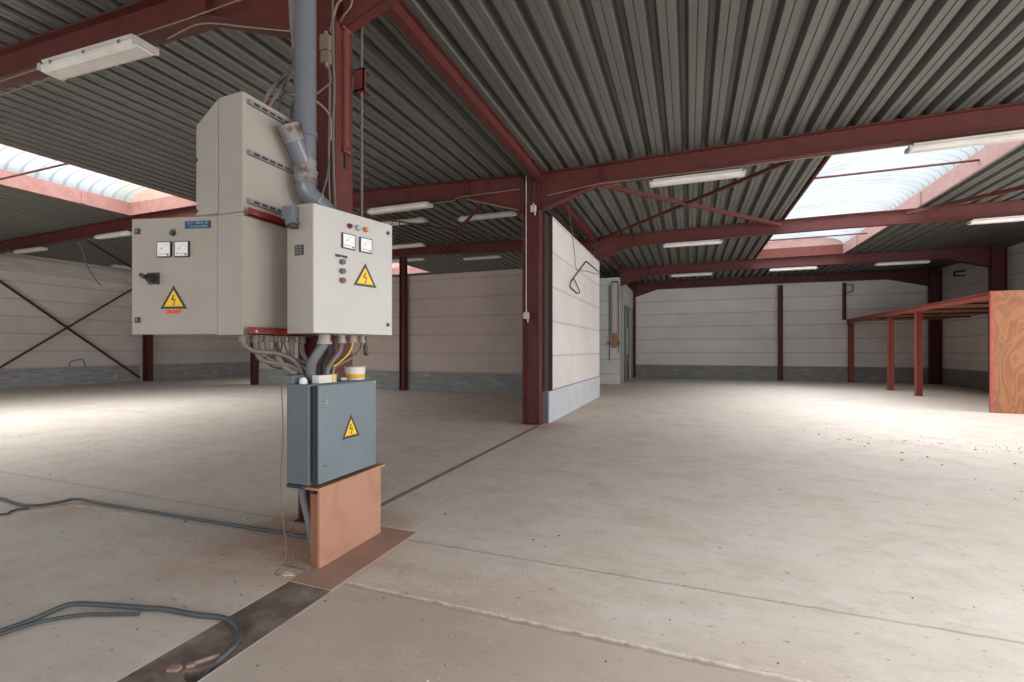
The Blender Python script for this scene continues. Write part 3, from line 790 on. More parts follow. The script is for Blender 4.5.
# red angle irons carrying the left cabinets on the column
for z, lb in ((2.205, 'red angle iron under the tall sloping cabinet'), (1.49, 'red angle iron along the foot of the open-door cabinet')):
    m = MB(); m.box((-2.4999, 2.06, z), (-2.462, 2.945, z+.006)); m.box((-2.468, 2.06, z), (-2.462, 2.945, z+.046)); m.cyl((-2.462, 2.11, z+.022), (-2.456, 2.11, z+.022), .009, n=8, mi=1)
    single('angle_iron', m, ['red_strip', 'chrome'], lb, 'bracket', (-2.48, 2.5, z))

# --- right cabinet, door slightly ajar
cb = thing('switch_cabinet', 'pale grey switch cabinet with lamps, meters and door slightly ajar', 'switch cabinet', (-2.26, 2.55, 1.5)); org = cb.location
BX0, BX1, BY0, BY1, BZ0, BZ1 = -2.36, -2.165, 2.25, 2.86, 1.50, 2.30
m = MB()
m.box((BX0, BY0, BZ0), (BX0+t, BY1, BZ1)); m.box((BX0+t, BY0, BZ0), (BX1, BY0+t, BZ1)); m.box((BX0+t, BY1-t, BZ0), (BX1, BY1, BZ1))
m.box((BX0+t, BY0+t, BZ0), (BX1, BY1-t, BZ0+t)); m.box((BX0+t, BY0+t, BZ1-t), (BX1, BY1-t, BZ1))
body = m.build('body', 'beige', cb, org, bevel=.0015)
m = MB()
m.box((-2.355, BY0-.052, 2.205), (-2.262, BY0, 2.285)); m.cyl((-2.30, BY0-.03, 2.205), (-2.285, BY0-.03, 2.165), .036, .040, n=20); m.cyl((-2.285, BY0-.03, 2.165), (-2.285, BY0-.03, 2.150), .030, n=20, mi=1)
m.build('socket', ['cable_mid', 'black'], body, org, bevel=.004, label='grey socket box')
m = MB(); m.box((-2.295, BY0-.006, 1.985), (-2.228, BY0, 2.048)); 
for k in range(2):
    for j in range(3): m.box((-2.288+k*.030, BY0-.0075, 1.992+j*.018), (-2.265+k*.030, BY0-.006, 2.004+j*.018), 1)
m.build('vent', ['black', 'cable_mid'], body, org)
MBm = frame_matrix((-2.15, 2.25, 1.50), (.225, .974))
m = MB(); m.M = MBm; m.box((0, .003, -.020), (.627, .798, 0)); dB = m.build('door', 'beige_light', cb, org, bevel=.003)
for u, v, mt in ((.259, .712, 'led_red'), (.324, .714, 'led_white'), (.387, .716, 'led_orange')):
    m = MB(); m.M = MBm; m.cyl((u, v, 0), (u, v, .006), .0185, n=20, mi=1); m.cyl((u, v, .006), (u, v, .020), .016, .013, n=20); m.build('indicator_lamp', [mt, 'cable_mid'], dB, org)
meter(dB, MBm, org, .249, .608, .100); meter(dB, MBm, org, .388, .607, .100)
m = MB(); m.M = MBm; m.box((.153, .495, 0), (.241, .512, .004)); m.build('name_strip', 'black', dB, org)
for v, mt in ((.470, 'btn_olive'), (.410, 'btn_green'), (.350, 'btn_maroon')):
    m = MB(); m.M = MBm; m.box((.184, v+.008, 0), (.222, v+.028, .004), 1); m.cyl((.203, v-.002, 0), (.203, v-.002, .018), .0185, n=20); m.build('push_button', [mt, 'label'], dB, org)
for v in (.733, .077): quarter_lock(dB, MBm, org, .586, v, .026, False)
m = MB(); m.M = MBm; sign(m, .388, .328, .194, 0, 0, 1, .160); m.build('warning_sign', ['black', 'yellow'], dB, org)
GB = [(-2.24, 2.44, .038, .065), (-2.24, 2.60, .027, .055), (-2.24, 2.715, .026, .050), (-2.24, 2.815, .022, .050), (-2.31, 2.50, .022, .04)]
for x, y, r, h in GB: gland(cb, org, x, y, BZ0, r, h, 'gland')

# --- blue-grey cabinet on the plywood cover
ce = thing('switch_cabinet', 'low blue-grey steel cabinet standing on the plywood cover', 'switch cabinet', (-2.30, 2.58, .535)); org = ce.location
EX0, EX1, EY0, EY1, EZ0, EZ1 = -2.395, -2.222, 2.28, 2.90, .55, 1.18
m = MB(); m.box((EX0, EY0, EZ0), (EX1, EY1, EZ1)); m.build('body', 'bluegrey_dark', ce, org, bevel=.003)
m = MB(); m.box((EX1, EY0+.02, EZ0+.01), (-2.204, EY1-.01, EZ1-.012)); m.build('seal', 'gasket', ce, org)  # black strip paints the dark gap behind the cabinet door
m = MB(); m.box((EX0+.01, EY0-.012, EZ0-.022), (EX1-.03, EY0+.05, EZ0)); m.box((EX0+.01, EY1-.06, EZ0-.022), (EX1-.03, EY1, EZ0)); m.build('foot_rail', 'black', ce, org)
ME = frame_matrix((-2.20, 2.335, .545), (0, 1))
m = MB(); m.M = ME; m.box((0, 0, -.004), (.580, .626, .012)); dE = m.build('door', 'bluegrey', ce, org, bevel=.004)
ME2 = frame_matrix((-2.188, 2.335, .545), (0, 1))
for v in (.520, .108): quarter_lock(dE, ME2, org, .055, v, .028, False, 'chrome')
m = MB(); m.M = ME2; sign(m, .300, .246, .178, 0, 0, 1, .160); m.build('warning_sign', ['black', 'yellow'], dE, org)
m = MB(); m.M = ME2; m.cyl((.56, .615, 0), (.56, .615, .003), .006, n=10); m.build('seal_dot', 'yellow', dE, org)
m = MB(); m.box((EX0-.04, EY0+.0, EZ1), (EX0+.045, EY1-.20, EZ1+.055)); m.build('cable_trunk', 'bluegrey_dark', ce, org, bevel=.004)

# --- plywood cover box
pb = thing('plywood_cover', 'reddish plywood cover box supporting the blue-grey cabinet', 'cover box', (-2.24, 2.70, .006)); org = pb.location
m = MB(); m.box((-2.218, 2.355, .006), (-2.200, 2.985, .500)); m.build('front_board', 'ply_near', pb, org)
m = MB(); m.prism([(2.345, .500), (2.345, .516), (3.03, .516), (3.03, .500)], -2.33, -2.195, 'x'); m.build('top_board', 'ply_top', pb, org)
m = MB(); m.box((-2.285, 2.365, .006), (-2.218, 2.385, .47)); m.build('side_batten', 'board_edge', pb, org)
m = MB(); m.box((-2.30, 2.965, .006), (-2.218, 2.985, .500)); m.build('side_batten', 'ply_near', pb, org)
m = MB(); m.box((-2.40, 2.88, .006), (-2.33, 2.93, .526)); m.build('back_leg', 'red', pb, org)
m = MB(); m.box((-2.256, 2.17, 0), (-1.944, 3.08, .006)); single('trench_cover', m, 'plate', 'thin reddish board lying over the service channel', 'cover board', (-2.1, 2.6, 0))
m = MB(); m.box((-2.46, 2.295, 0), (-2.262, 2.31, .010)); single('wood_strip', m, 'steel_strip', 'short thin brown strip on the floor by the plywood cover', 'strip', (-2.36, 2.3, 0))

# --- things left on the blue-grey cabinet
tb = thing('tub', 'round white tub with yellow band on the blue-grey cabinet', 'tub', (-2.30, 2.815, EZ1)); org = tb.location
m = MB(); m.cyl((-2.30, 2.815, EZ1), (-2.30, 2.815, EZ1+.088), .068, .074, n=28, mi=0); m.build('body', 'carton', tb, org)
m = MB(); m.cyl((-2.30, 2.815, EZ1+.010), (-2.30, 2.815, EZ1+.042), .0700, .0722, n=28, caps=False); m.build('band', 'carton_yellow', tb, org)
m = MB(); m.cyl((-2.30, 2.815, EZ1+.086), (-2.30, 2.815, EZ1+.096), .078, .078, n=28); m.build('lid', 'white_old', tb, org)
bx = thing('carton', 'small white carton with yellow end on the blue-grey cabinet', 'carton', (-2.26, 2.46, EZ1)); org = bx.location
m = MB(); m.box((-2.29, 2.385, EZ1), (-2.235, 2.505, EZ1+.052)); m.build('box', 'carton', bx, org, bevel=.002)
m = MB(); m.box((-2.2905, 2.505, EZ1), (-2.2345, 2.548, EZ1+.0525)); m.box((-2.2908, 2.520, EZ1), (-2.2342, 2.530, EZ1+.053), 1); m.build('sleeve', ['carton_yellow', 'carton'], bx, org)
cp = thing('bottle_cap', 'small white screw cap near the corner of the blue-grey cabinet', 'cap', (-2.315, 2.335, EZ1)); org = cp.location
m = MB(); m.cyl((-2.315, 2.335, EZ1), (-2.315, 2.335, EZ1+.028), .025, n=20); m.build('skirt', 'white', cp, org)
m = MB(); m.cyl((-2.315, 2.335, EZ1+.028), (-2.315, 2.335, EZ1+.040), .021, .015, n=20); m.build('crown', 'white', cp, org)
m = MB(); m.box((-2.33, 2.66, EZ1), (-2.29, 2.72, EZ1+.022)); single('plastic_clip', m, 'clear', 'pale green plastic piece between carton and tub', 'plastic piece', (-2.31, 2.69, EZ1), bevel=.006)

# ------------------------------------------------------------------ drain pipe
dp = thing('drain_pipe', 'grey plastic drain pipe with branch fitting beside the tall cabinet', 'pipe', (-2.405, 2.458, 2.35)); org = dp.location
px, py, R = -2.412, 2.452, .069
m = MB(); m.cyl((px, py, 2.84), (px, py, 4.64), R, n=32); m.build('pipe', 'pvc', dp, org)
m = MB(); m.cyl((px, py, 2.66), (px, py, 2.83), R*.98, n=32); m.cyl((px, py, 2.825), (px, py, 2.86), R*1.10, n=32)
d = Vector((-.02, -.52, .82)).normalized(); p0 = Vector((px, py, 2.62))
m.cyl(p0, p0+d*.24, R*.88, n=32)
m.build('branch_fitting', 'pvc', dp, org)
m = MB(); m.cyl(p0+d*.17, p0+d*.255, R*.94, n=32); m.cyl(p0+d*.25, p0+d*.275, R*1.06, n=32); m.cyl(p0+d*.275, p0+d*.2752, R*.92, n=32, mi=1)  # dark disc paints the shade inside the open pipe mouth
m.build('branch_socket', ['pvc_old', 'dark_hole'], dp, org)
m = MB(); m.cyl((px, py, 2.595), (px, py, 2.67), R*1.0, n=32); m.cyl((px, py, 2.575), (px, py, 2.60), R*1.12, n=32); m.cyl((px, py, 2.51), (px, py, 2.575), R*1.06, n=32); m.cyl((px, py, 2.535), (px, py, 2.548), R*1.12, n=32)
m.build('collar', 'pvc_old', dp, org)
m = MB(); pts = [(px, py, 2.53), (px, py, 2.49), (px+.008, py+.018, 2.45), (px+.028, py+.06, 2.41), (px+.05, py+.11, 2.375), (px+.062, py+.135, 2.345), (px+.066, py+.143, 2.305)]
m.tube(pts, R*.97, n=32, sub=4); m.build('elbow', 'pvc', dp, org)
m = MB(); a = Vector((px+.028, py+.06, 2.41)); b = Vector((px+.05, py+.11, 2.375)); dd = (b-a).normalized(); m.cyl(a-dd*.006, a+dd*.012, R*1.06, n=32); m.build('elbow_collar', 'pvc_old', dp, org)

# details on the drain pipe column
m = MB(); m.cyl((-2.555, 3.21, 2.31), (-2.555, 3.21, 4.12), .011, n=10)
single('conduit', m, 'cable', 'thin pale vertical conduit beside the drain pipe column', 'conduit', (-2.555, 3.21, 2.31))
m = MB(); m.box((-2.598, 3.165, 3.54), (-2.50, 3.175, 3.72)); m.box((-2.598, 3.165, 3.71), (-2.50, 3.27, 3.72)); m.box((-2.598, 3.165, 3.54), (-2.50, 3.27, 3.55)); m.box((-2.51, 3.165, 3.54), (-2.50, 3.19, 3.72))
single('steel_bracket', m, 'red_mid', 'short red channel bracket welded to the side of the drain pipe column', 'bracket', (-2.55, 3.2, 3.58))
m = MB()
n = 12; vs = []
for z in (3.02, 3.98):
    for i in range(n+1):
        tt = PI*i/n; vs.append((-2.598 + .034*math.sin(tt), 3.06 - .034*math.cos(tt), z))
m.add(vs, [(i, i+1, i+n+2, i+n+1) for i in range(n)], 0, True); m.box((-2.599, 3.005, 3.96), (-2.57, 3.115, 3.985)); m.box((-2.599, 3.02, 2.98), (-2.575, 3.10, 3.02)); m.box((-2.599, 3.045, 2.86), (-2.588, 3.075, 3.0), 1)
single('guard_rail', m, ['red_mid', 'black'], 'half-round red cable guard on the drain pipe column', 'cable guard', (-2.6, 3.06, 3.0))
jb = thing('junction_box', 'beige junction box high on the drain pipe column', 'junction box', (-2.66, 2.92, 3.62)); org = jb.location
m = MB(); m.box((-2.70, 2.885, 3.74), (-2.625, 2.949, 3.86)); m.box((-2.695, 2.89, 3.64), (-2.625, 2.949, 3.733)); m.build('box', 'cable_beige', jb, org, bevel=.005)
m = MB(); m.cyl((-2.66, 2.915, 3.86), (-2.66, 2.915, 3.89), .012, n=10); m.build('cable_gland', 'gland', jb, org); m = MB(); m.cyl((-2.65, 2.915, 3.64), (-2.648, 2.915, 3.60), .015, .009, n=10); m.build('cable_gland', 'gland', jb, org)
# bolts at the foreground beam end (parts would vanish inside the beam): a splice plate of its own
sp = thing('end_plate', 'bolted red plate where the foreground beam meets the drain pipe column', 'plate', (-2.5, 2.94, 4.2)); org = sp.location
m = MB(); m.prism([(-2.598, 4.02), (-2.25, 4.13), (-2.25, 4.42), (-2.598, 4.42)], 3.030, 3.043, 'y'); m.build('plate', 'red_mid', sp, org)
for x, z in ((-2.50, 4.20), (-2.50, 4.34), (-2.36, 4.22), (-2.36, 4.34)):
    m = MB(); m.cyl((x, 3.03, z), (x, 3.005, z), .014, n=6); m.cyl((x, 3.005, z), (x, 2.985, z), .008, n=8); m.build('bolt', 'lamp_body', sp, org)

# ------------------------------------------------------------------ cables
def cable(pts, r, mat, label, cat='cable', name='cable', n=10, group=None, sub=5):
    m = MB(); m.tube(pts, r, n=n, sub=sub)
    return single(name, m, mat, label, cat, pts[0], group)
gz = AZ0 - .04
cable([(-2.56,2.10,gz),(-2.545,2.115,1.415),(-2.52,2.16,1.388),(-2.475,2.26,1.378),(-2.44,2.33,1.352),(-2.41,2.385,1.300),(-2.395,2.41,1.226)], .0155, 'cable', 'grey cable from the first gland of the open-door cabinet, nearest the viewpoint')
cable([(-2.56,2.19,gz),(-2.56,2.20,1.39),(-2.545,2.225,1.335),(-2.50,2.29,1.312),(-2.46,2.36,1.298),(-2.415,2.40,1.262),(-2.395,2.44,1.226)], .0165, 'cable', 'thick grey cable sagging lowest under the open-door cabinet')
cable([(-2.56,2.275,gz),(-2.56,2.285,1.39),(-2.55,2.31,1.355),(-2.50,2.39,1.33),(-2.44,2.45,1.28),(-2.40,2.50,1.226)], .017, 'cable', 'grey cable from the third gland of the open-door cabinet')
cable([(-2.555,2.26,1.355),(-2.55,2.285,1.30),(-2.53,2.34,1.277),(-2.49,2.40,1.272),(-2.43,2.45,1.245)], .006, 'cable_dark', 'thin dark cable looping lowest behind the grey cables')
cable([(-2.56,2.48,gz),(-2.555,2.475,1.38),(-2.535,2.46,1.33),(-2.47,2.50,1.275),(-2.41,2.54,1.226)], .019, 'cable_tan', 'beige cable bundle dropping behind the grey cables')
cable([(-2.56,2.57,gz),(-2.555,2.565,1.40),(-2.52,2.56,1.34),(-2.46,2.58,1.28),(-2.40,2.60,1.226)], .016, 'cable', 'grey cable from the last gland of the open-door cabinet')
cable([(-2.57,2.36,gz),(-2.575,2.38,1.39),(-2.55,2.42,1.345),(-2.50,2.46,1.33),(-2.45,2.50,1.30),(-2.41,2.52,1.24)], .013, 'cable', 'grey cable passing behind the others, from the fourth gland of the open-door cabinet')
cable([(-2.53,2.33,1.372),(-2.50,2.37,1.345),(-2.475,2.42,1.30),(-2.44,2.44,1.27),(-2.41,2.46,1.235)], .009, 'cable_dark', 'dark cable slanting across the grey cables')
cable([(-2.50,2.30,1.365),(-2.49,2.33,1.31),(-2.46,2.36,1.265),(-2.42,2.39,1.235)], .022, 'cable_tan', 'thick beige cable low behind the sagging grey cable')
for i, (y, e) in enumerate(((2.345, .02), (2.405, -.03))):
    for k in (-1, 1):
        cable([(-2.56+.006*k,y,gz),(-2.555,y+k*.018,1.405),(-2.55,y+k*.030,1.38),(-2.535,y+k*.02+e,1.352)], .0045, 'cable_dark',
              'short dark wire curling out of the small glands under the open-door cabinet', group='short wires under the open-door cabinet', n=8)
for k, (x0, e) in enumerate(((-2.335, 2.50), (-2.30, 2.55), (-2.36, 2.60))):
    cable([(x0, e, 1.46),(x0-.01, e+.01, 1.38),(x0-.035, e-.01, 1.30),(x0-.03, e-.02, 1.226 if x0 < -2.31 else 1.18)], .011, 'cable_dark',
          ['dark cable dropping behind the thick pale grey one', 'dark cable in the shadow beneath the pale cabinet', 'dark cable furthest back beneath the pale cabinet'][k])
cable([(-2.24,2.44,1.44),(-2.262,2.415,1.39),(-2.300,2.40,1.32),(-2.325,2.41,1.25),(-2.325,2.44,1.18)], .030, 'cable_mid', 'thickest blue-grey cable joining the pale and the blue-grey cabinets', n=16)
cable([(-2.24,2.60,1.45),(-2.24,2.585,1.39),(-2.255,2.53,1.32),(-2.27,2.50,1.26),(-2.27,2.495,1.18)], .0165, 'cable', 'grey cable from the second gland of the pale cabinet')
cable([(-2.24,2.715,1.455),(-2.24,2.695,1.40),(-2.245,2.65,1.35),(-2.258,2.58,1.30),(-2.265,2.545,1.285)], .0055, 'cable_yellow', 'yellow earth wire curving under the pale cabinet')
cable([(-2.245,2.72,1.455),(-2.245,2.705,1.395),(-2.26,2.65,1.34),(-2.28,2.58,1.29),(-2.285,2.55,1.18)], .010, 'cable_beige', 'beige cable beside the yellow earth wire')
cable([(-2.24,2.815,1.455),(-2.24,2.80,1.40),(-2.25,2.74,1.35),(-2.275,2.66,1.31),(-2.30,2.60,1.27),(-2.31,2.585,1.18)], .0115, 'cable_brown', 'brown cable from the last gland of the pale cabinet')
pg = thing('plug_lead', 'short black lead with plug hanging below the pale cabinet', 'plug', (-2.235, 2.845, 1.5)); org = pg.location
m = MB(); m.tube([(-2.235,2.848,1.50),(-2.234,2.85,1.455),(-2.234,2.85,1.40)], .008, n=10); m.build('lead', 'black', pg, org)
m = MB(); m.cyl((-2.234,2.85,1.428), (-2.234,2.85,1.375), .015, n=14); m.box((-2.245,2.825,1.420), (-2.225,2.850,1.432)); m.cyl((-2.234,2.85,1.385), (-2.232,2.862,1.360), .017, n=14); m.build('plug', 'black', pg, org)
# cables above the tall cabinet and along the column
cable([(-2.60,2.27,2.94),(-2.585,2.32,3.10),(-2.637,2.477,3.285),(-2.737,2.653,3.475),(-2.803,2.735,3.611),(-2.849,2.771,3.781),(-2.864,2.766,3.935),(-2.878,2.76,4.30)], .0135, 'cable', 'grey cable rising from the tall cabinet behind the drain pipe')
cable([(-2.565,2.27,2.94),(-2.546,2.351,3.099),(-2.611,2.487,3.272),(-2.724,2.658,3.475),(-2.788,2.741,3.626),(-2.828,2.779,3.781),(-2.849,2.78,3.95),(-2.871,2.785,4.30)], .0125, 'cable', 'grey cable with red sleeve rising from the tall cabinet top')
m = MB(); m.cyl((-2.565,2.27,2.945), (-2.560,2.300,3.012), .015, n=12); single('cable_sleeve', m, 'red_strip', 'red sleeve at the foot of a cable on the tall cabinet', 'sleeve', (-2.565,2.27,2.945))
cable([(-2.594,2.387,2.94),(-2.609,2.434,3.12),(-2.645,2.528,3.202),(-2.671,2.70,3.263)], .009, 'cable', 'thin grey cable arching off the tall cabinet beside the pipe branch')
cable([(-2.584,2.50,2.94),(-2.611,2.53,3.077),(-2.625,2.56,3.145),(-2.65,2.66,3.213)], .009, 'cable_dark', 'thin dark cable arching off the tall cabinet beside the pipe branch')
cable([(-2.576,2.896,4.33),(-2.576,2.896,3.794),(-2.568,2.899,3.407),(-2.576,2.896,3.098),(-2.568,2.899,2.634),(-2.52,2.87,2.32)], .011, 'cable', 'grey cable clipped down the front of the drain pipe column')
cable([(-2.600,2.88,3.60),(-2.596,2.885,3.40),(-2.60,2.88,3.0),(-2.60,2.88,2.70),(-2.56,2.86,2.31)], .008, 'cable_beige', 'beige cable beside the grey one on the drain pipe column')
cable([(-2.596,2.89,3.86),(-2.547,2.907,4.065),(-2.453,2.93,4.142),(-2.30,2.93,4.20),(-1.9,2.93,4.24)], .010, 'cable_beige', 'beige cable curling from the drain pipe column onto the foreground beam')
cable([(-2.56,2.96,3.973),(-2.50,2.93,3.99),(-2.42,2.92,4.045),(-2.38,2.90,4.20)], .006, 'cable_beige', 'thin cable looping beneath the bolted plate')
cable([(-2.535,2.676,3.256),(-2.553,2.776,3.356),(-2.575,2.87,3.462),(-2.60,2.88,3.57),(-2.648,2.915,3.61)], .008, 'cable', 'grey cable looping from behind the drain pipe to the junction box')
cable([(-2.535,2.676,3.205),(-2.539,2.782,3.191),(-2.561,2.859,3.14),(-2.585,2.88,3.012)], .008, 'cable_beige', 'beige cable looping from behind the drain pipe to the column')
cable([(-2.59,2.87,2.85),(-2.53,2.78,2.686),(-2.50,2.70,2.525),(-2.49,2.66,2.32)], .008, 'cable_mid', 'grey cable slanting down behind the pipe elbow')
# below the blue-grey cabinet
cable([(-2.385,2.40,.55),(-2.39,2.407,.436),(-2.373,2.417,.337),(-2.35,2.424,.237),(-2.345,2.444,.097),(-2.35,2.47,.02)], .024, 'cable_mid', 'thick grey cable going down to the floor behind the plywood cover', n=14)
cable([(-2.33,2.44,.55),(-2.325,2.442,.397),(-2.322,2.47,.263),(-2.32,2.49,.02)], .020, 'cable_dark', 'dark cable behind the side of the plywood cover', n=14)
cable([(-2.42,2.262,1.20),(-2.412,2.258,1.081),(-2.408,2.261,.828),(-2.418,2.254,.575),(-2.405,2.258,.322),(-2.40,2.28,.10),(-2.41,2.24,.03),(-2.385,2.18,.012),(-2.36,2.22,.012),(-2.37,2.30,.06),(-2.39,2.33,.10)], .0035, 'cable_brown', 'thin brown wire hanging down beside the blue-grey cabinet', 'wire', 'wire', 8)
cable([(-2.56,2.40,.005),(-2.54,2.42,.06),(-2.55,2.47,.13),(-2.60,2.52,.15),(-2.70,2.56,.01)], .003, 'cable_brown', 'thin wire sticking up from the floor behind the plywood cover', 'wire', 'wire', 8)
# on the floor
cable([(-6.6,2.36,.022),(-5.98,2.38,.022),(-5.81,2.37,.02),(-5.55,2.35,.02),(-5.38,2.40,.02),(-5.31,2.51,.022),(-5.25,2.60,.03),(-4.94,2.62,.022),(-4.56,2.63,.02),(-4.17,2.64,.02),(-3.82,2.65,.02),(-3.49,2.66,.02),(-3.18,2.67,.02),(-2.89,2.68,.02),(-2.45,2.69,.02)], 0.0125, 'cable_floor', 'long dark cable on the floor running to the column foot', n=10)
cable([(-5.9,1.9,.012),(-5.42,2.16,.012),(-5.44,2.23,.012),(-5.45,2.29,.012),(-5.40,2.33,.012)], .009, 'cable_floor', 'thinner cable end lying beside the long dark floor cable')
cable([(-3.6,.70,.016),(-3.22,1.16,.016),(-3.15,1.33,.016),(-3.12,1.43,.03),(-3.07,1.50,.045),(-2.92,1.57,.035),(-2.75,1.64,.018),(-2.61,1.68,.016),(-2.42,1.70,.016),(-2.26,1.73,.016),(-2.15,1.715,.016),(-2.05,1.66,.016),(-1.995,1.60,.014),(-1.985,1.54,.004),(-2.0,1.46,-.03),(-2.03,1.41,-.10)], .0135, 'cable_floor', 'grey cable looping over the floor into the broken channel', n=10)
cable([(-3.56,.70,.012),(-3.20,1.14,.012),(-3.11,1.35,.012),(-3.04,1.44,.012),(-2.94,1.51,.012),(-2.85,1.545,.012),(-2.7,1.605,.012)], .009, 'cable_floor', 'thinner cable lying just in front of the looping grey cable')
# broken pieces at the hole
for i, (x, y, sx, sy, rz) in enumerate(((-2.105, 1.395, .058, .038, .5), (-2.06, 1.435, .038, .026, .9), (-2.035, 1.485, .11, .015, 1.0))):
    m = MB(); m.M = Matrix.Translation((x, y, -.006)) @ Matrix.Rotation(rz, 4, 'Z')
    m.prism([(-sx/2, -sy*.4), (sx*.3, -sy/2), (sx/2, sy*.1), (sx*.2, sy/2), (-sx*.45, sy*.4)], 0, .018, 'z')
    single('broken_piece', m, 'terracotta', ['larger pinkish chip beside the broken channel', 'small pinkish chip at the edge of the broken channel', 'thin splinter of board leading to the looping cable'][i], 'chip', (x, y, 0), bevel=.003)
# white flakes along the cable and by the cover
for i, (x, y, r) in enumerate(((-5.10,2.55,.05), (-4.91,2.575,.035), (-4.66,2.555,.05), (-4.48,2.575,.04), (-2.345,2.235,.045))):
    m = MB(); n = 9; pl = []
    for k in range(n):
        a = 2*PI*k/n; q = r*(.55+.6*random.random()); pl.append((x+q*1.35*math.cos(a), y+q*.6*math.sin(a)))
    m.prism(pl, 0, .004, 'z')
    single('paint_flake', m, 'chip_white', ['white flake under the floor cable, first after its bend', 'small white flake second after the cable bend', 'largest white flake along the floor cable', 'white flake last along the floor cable', 'white spill on the floor at the corner of the plywood cover'][i], 'flake', (x, y, 0))
# grit scattered over the floor: nobody could count it
m = MB()
def grit(x, y, r, mi):
    h = r*.7; n = 5; a0 = random.random()*6
    vs = [(x+r*math.cos(a0+2*PI*k/n)*(.6+.6*random.random()), y+r*math.sin(a0+2*PI*k/n)*(.6+.6*random.random()), 0) for k in range(n)] + [(x, y, h)]
    m.add(vs, [(k, (k+1) % n, n) for k in range(n)], mi)
for i in range(90):
    u = random.random(); y = random.gauss(8.7, .22); x = 2.3 + 2.6*u
    grit(x, y, random.uniform(.006, .014), 0)
for x, y in ((2.26,9.66),(2.33,8.62),(2.49,8.36),(3.09,8.82),(3.48,8.73),(3.73,8.38),(3.73,7.53),(2.52,7.29),(2.87,7.15),(2.0,9.0),(2.1,8.9),(1.85,9.4),(2.9,7.6),(2.7,7.8)): grit(x, y, random.uniform(.014, .024), 0)
for i in range(150): grit(random.uniform(-2, 7.5), random.uniform(1.3, 13), random.uniform(.005, .013), 0 if random.random() < .72 else 1)
for i in range(110): grit(random.uniform(-12, -2.7), random.uniform(1.1, 12), random.uniform(.005, .014), 0 if random.random() < .75 else 1)
for i in range(45): grit(random.uniform(-3, 1), random.uniform(1.15, 2.6), random.uniform(.004, .009), 0 if random.random() < .5 else 1)
o = m.build('grit', ['chip', 'chip_white']); o['kind'] = 'stuff'; o['label'] = 'dark crumbs and pale grit scattered over the concrete floor'; o['category'] = 'debris'

# ------------------------------------------------------------------ wiring on beams and walls
def wire(pts, r, mat, label, name='conduit', cat='conduit', sub=3): return cable(pts, r, mat, label, cat, name, 8, None, sub)
yb = FY[0]-.10
wire([(-8.5, yb, 4.50),(-5.2, yb, 4.44),(-4.3, yb, 4.42),(-3.6, yb, 4.42)], .007, 'cable_beige', 'beige conduit clipped along the beam above the grey cabinets', sub=1)
wire([(-4.55, yb, 4.30),(-4.25, yb, 4.335),(-4.0, yb, 4.31),(-3.5, yb, 4.15),(-3.02, yb, 4.0)], .007, 'cable_beige', 'beige cable leaving the wide lamp along the sloped haunch')
wire([(-8.5, yb, 4.33),(-6.0, yb, 4.31)], .006, 'cable_beige', 'beige cable reaching the other end of the wide lamp', sub=1)
yb = FY[1]-.095
wire([(-2.45, yb, 4.24),(-1.5, yb, 4.34),(-.8, yb, 4.335),(2.4, yb, 4.335),(6.0, yb, 4.335)], .009, 'cable_beige', 'thin conduit along the foreground beam above the partition', sub=1)
wire([(-3.0, yb, 4.42),(-4.2, yb, 4.42),(-4.4, yb, 4.36),(-4.9, yb, 4.36)], .009, 'cable_beige', 'thin conduit on the beam beside the partition column, dipping to a lamp')
wire([(-3.02, yb, 4.03),(-4.1, yb+.0, 4.36)], .012, 'cable_beige', 'pale cable following the haunch beside the partition column', sub=1)
wire([(-2.85, 8.285, 2.14),(-2.85, 8.285, 4.65)], .010, 'lamp_body', 'thin grey conduit down the face of the partition column', sub=1)
wire([(-2.70, 8.285, 4.09),(-2.68, 8.285, 4.65)], .010, 'cable_dark', 'dark cable running up the partition column to the beam', sub=1)
for z, lb in ((2.02, 'white switch box low on the conduit of the partition column'), (4.0, 'white junction box high on the partition column')):
    x = -2.84 if z < 3 else -2.70
    j = thing('junction_box', lb, 'junction box', (x, 8.262, z)); org = j.location
    m = MB(); m.box((x-.05, 8.225, z-.05), (x+.05, 8.298, z+.07)); m.build('box', 'white_old', j, org, bevel=.008)
    m = MB(); m.cyl((x, 8.262, z+.07), (x, 8.262, z+.11), .016, n=10); m.build('cable_gland', 'white_old', j, org); m = MB(); m.cyl((x+.03, 8.262, z-.05), (x+.03, 8.262, z-.11), .014, n=10); m.build('cable_gland', 'white_old', j, org)
# wire loops
cable([(PX+.015,10.03,4.59),(PX+.02,10.2,4.28),(PX+.02,10.45,3.89),(PX+.02,10.65,3.55),(PX+.02,10.81,3.28),(PX+.02,12.1,3.44),(PX+.02,13.4,3.56),(PX+.02,13.6,3.60),(PX+.02,13.67,3.68)], .007, 'cable', 'thin grey wire drooping across the face of the white partition', 'wire', 'wire', 8, None, 2)
cable([(PX+.025,13.62,3.67),(PX+.03,12.0,3.665),(PX+.03,11.86,3.65),(PX+.035,10.2,2.905),(PX+.035,10.11,2.79),(PX+.035,10.2,2.775),(PX+.035,10.85,2.72),(PX+.035,11.08,2.76),(PX+.04,11.05,2.80),(PX+.05,10.44,3.0)], .013, 'cable_dark', 'stiff dark cable bent in an angular loop on the white partition', n=8, sub=1)
cable([(XL+.04,11.05,.71),(XL+.06,11.05,.90),(XL+.06,11.25,.98),(XL+.06,11.44,1.02),(XL+.06,11.48,.95),(XL+.04,11.57,.72)], .012, 'cable_dark', 'dark wire hoop standing on the ledge of the board-topped wall', 'wire', 'wire', 8, None, 2)
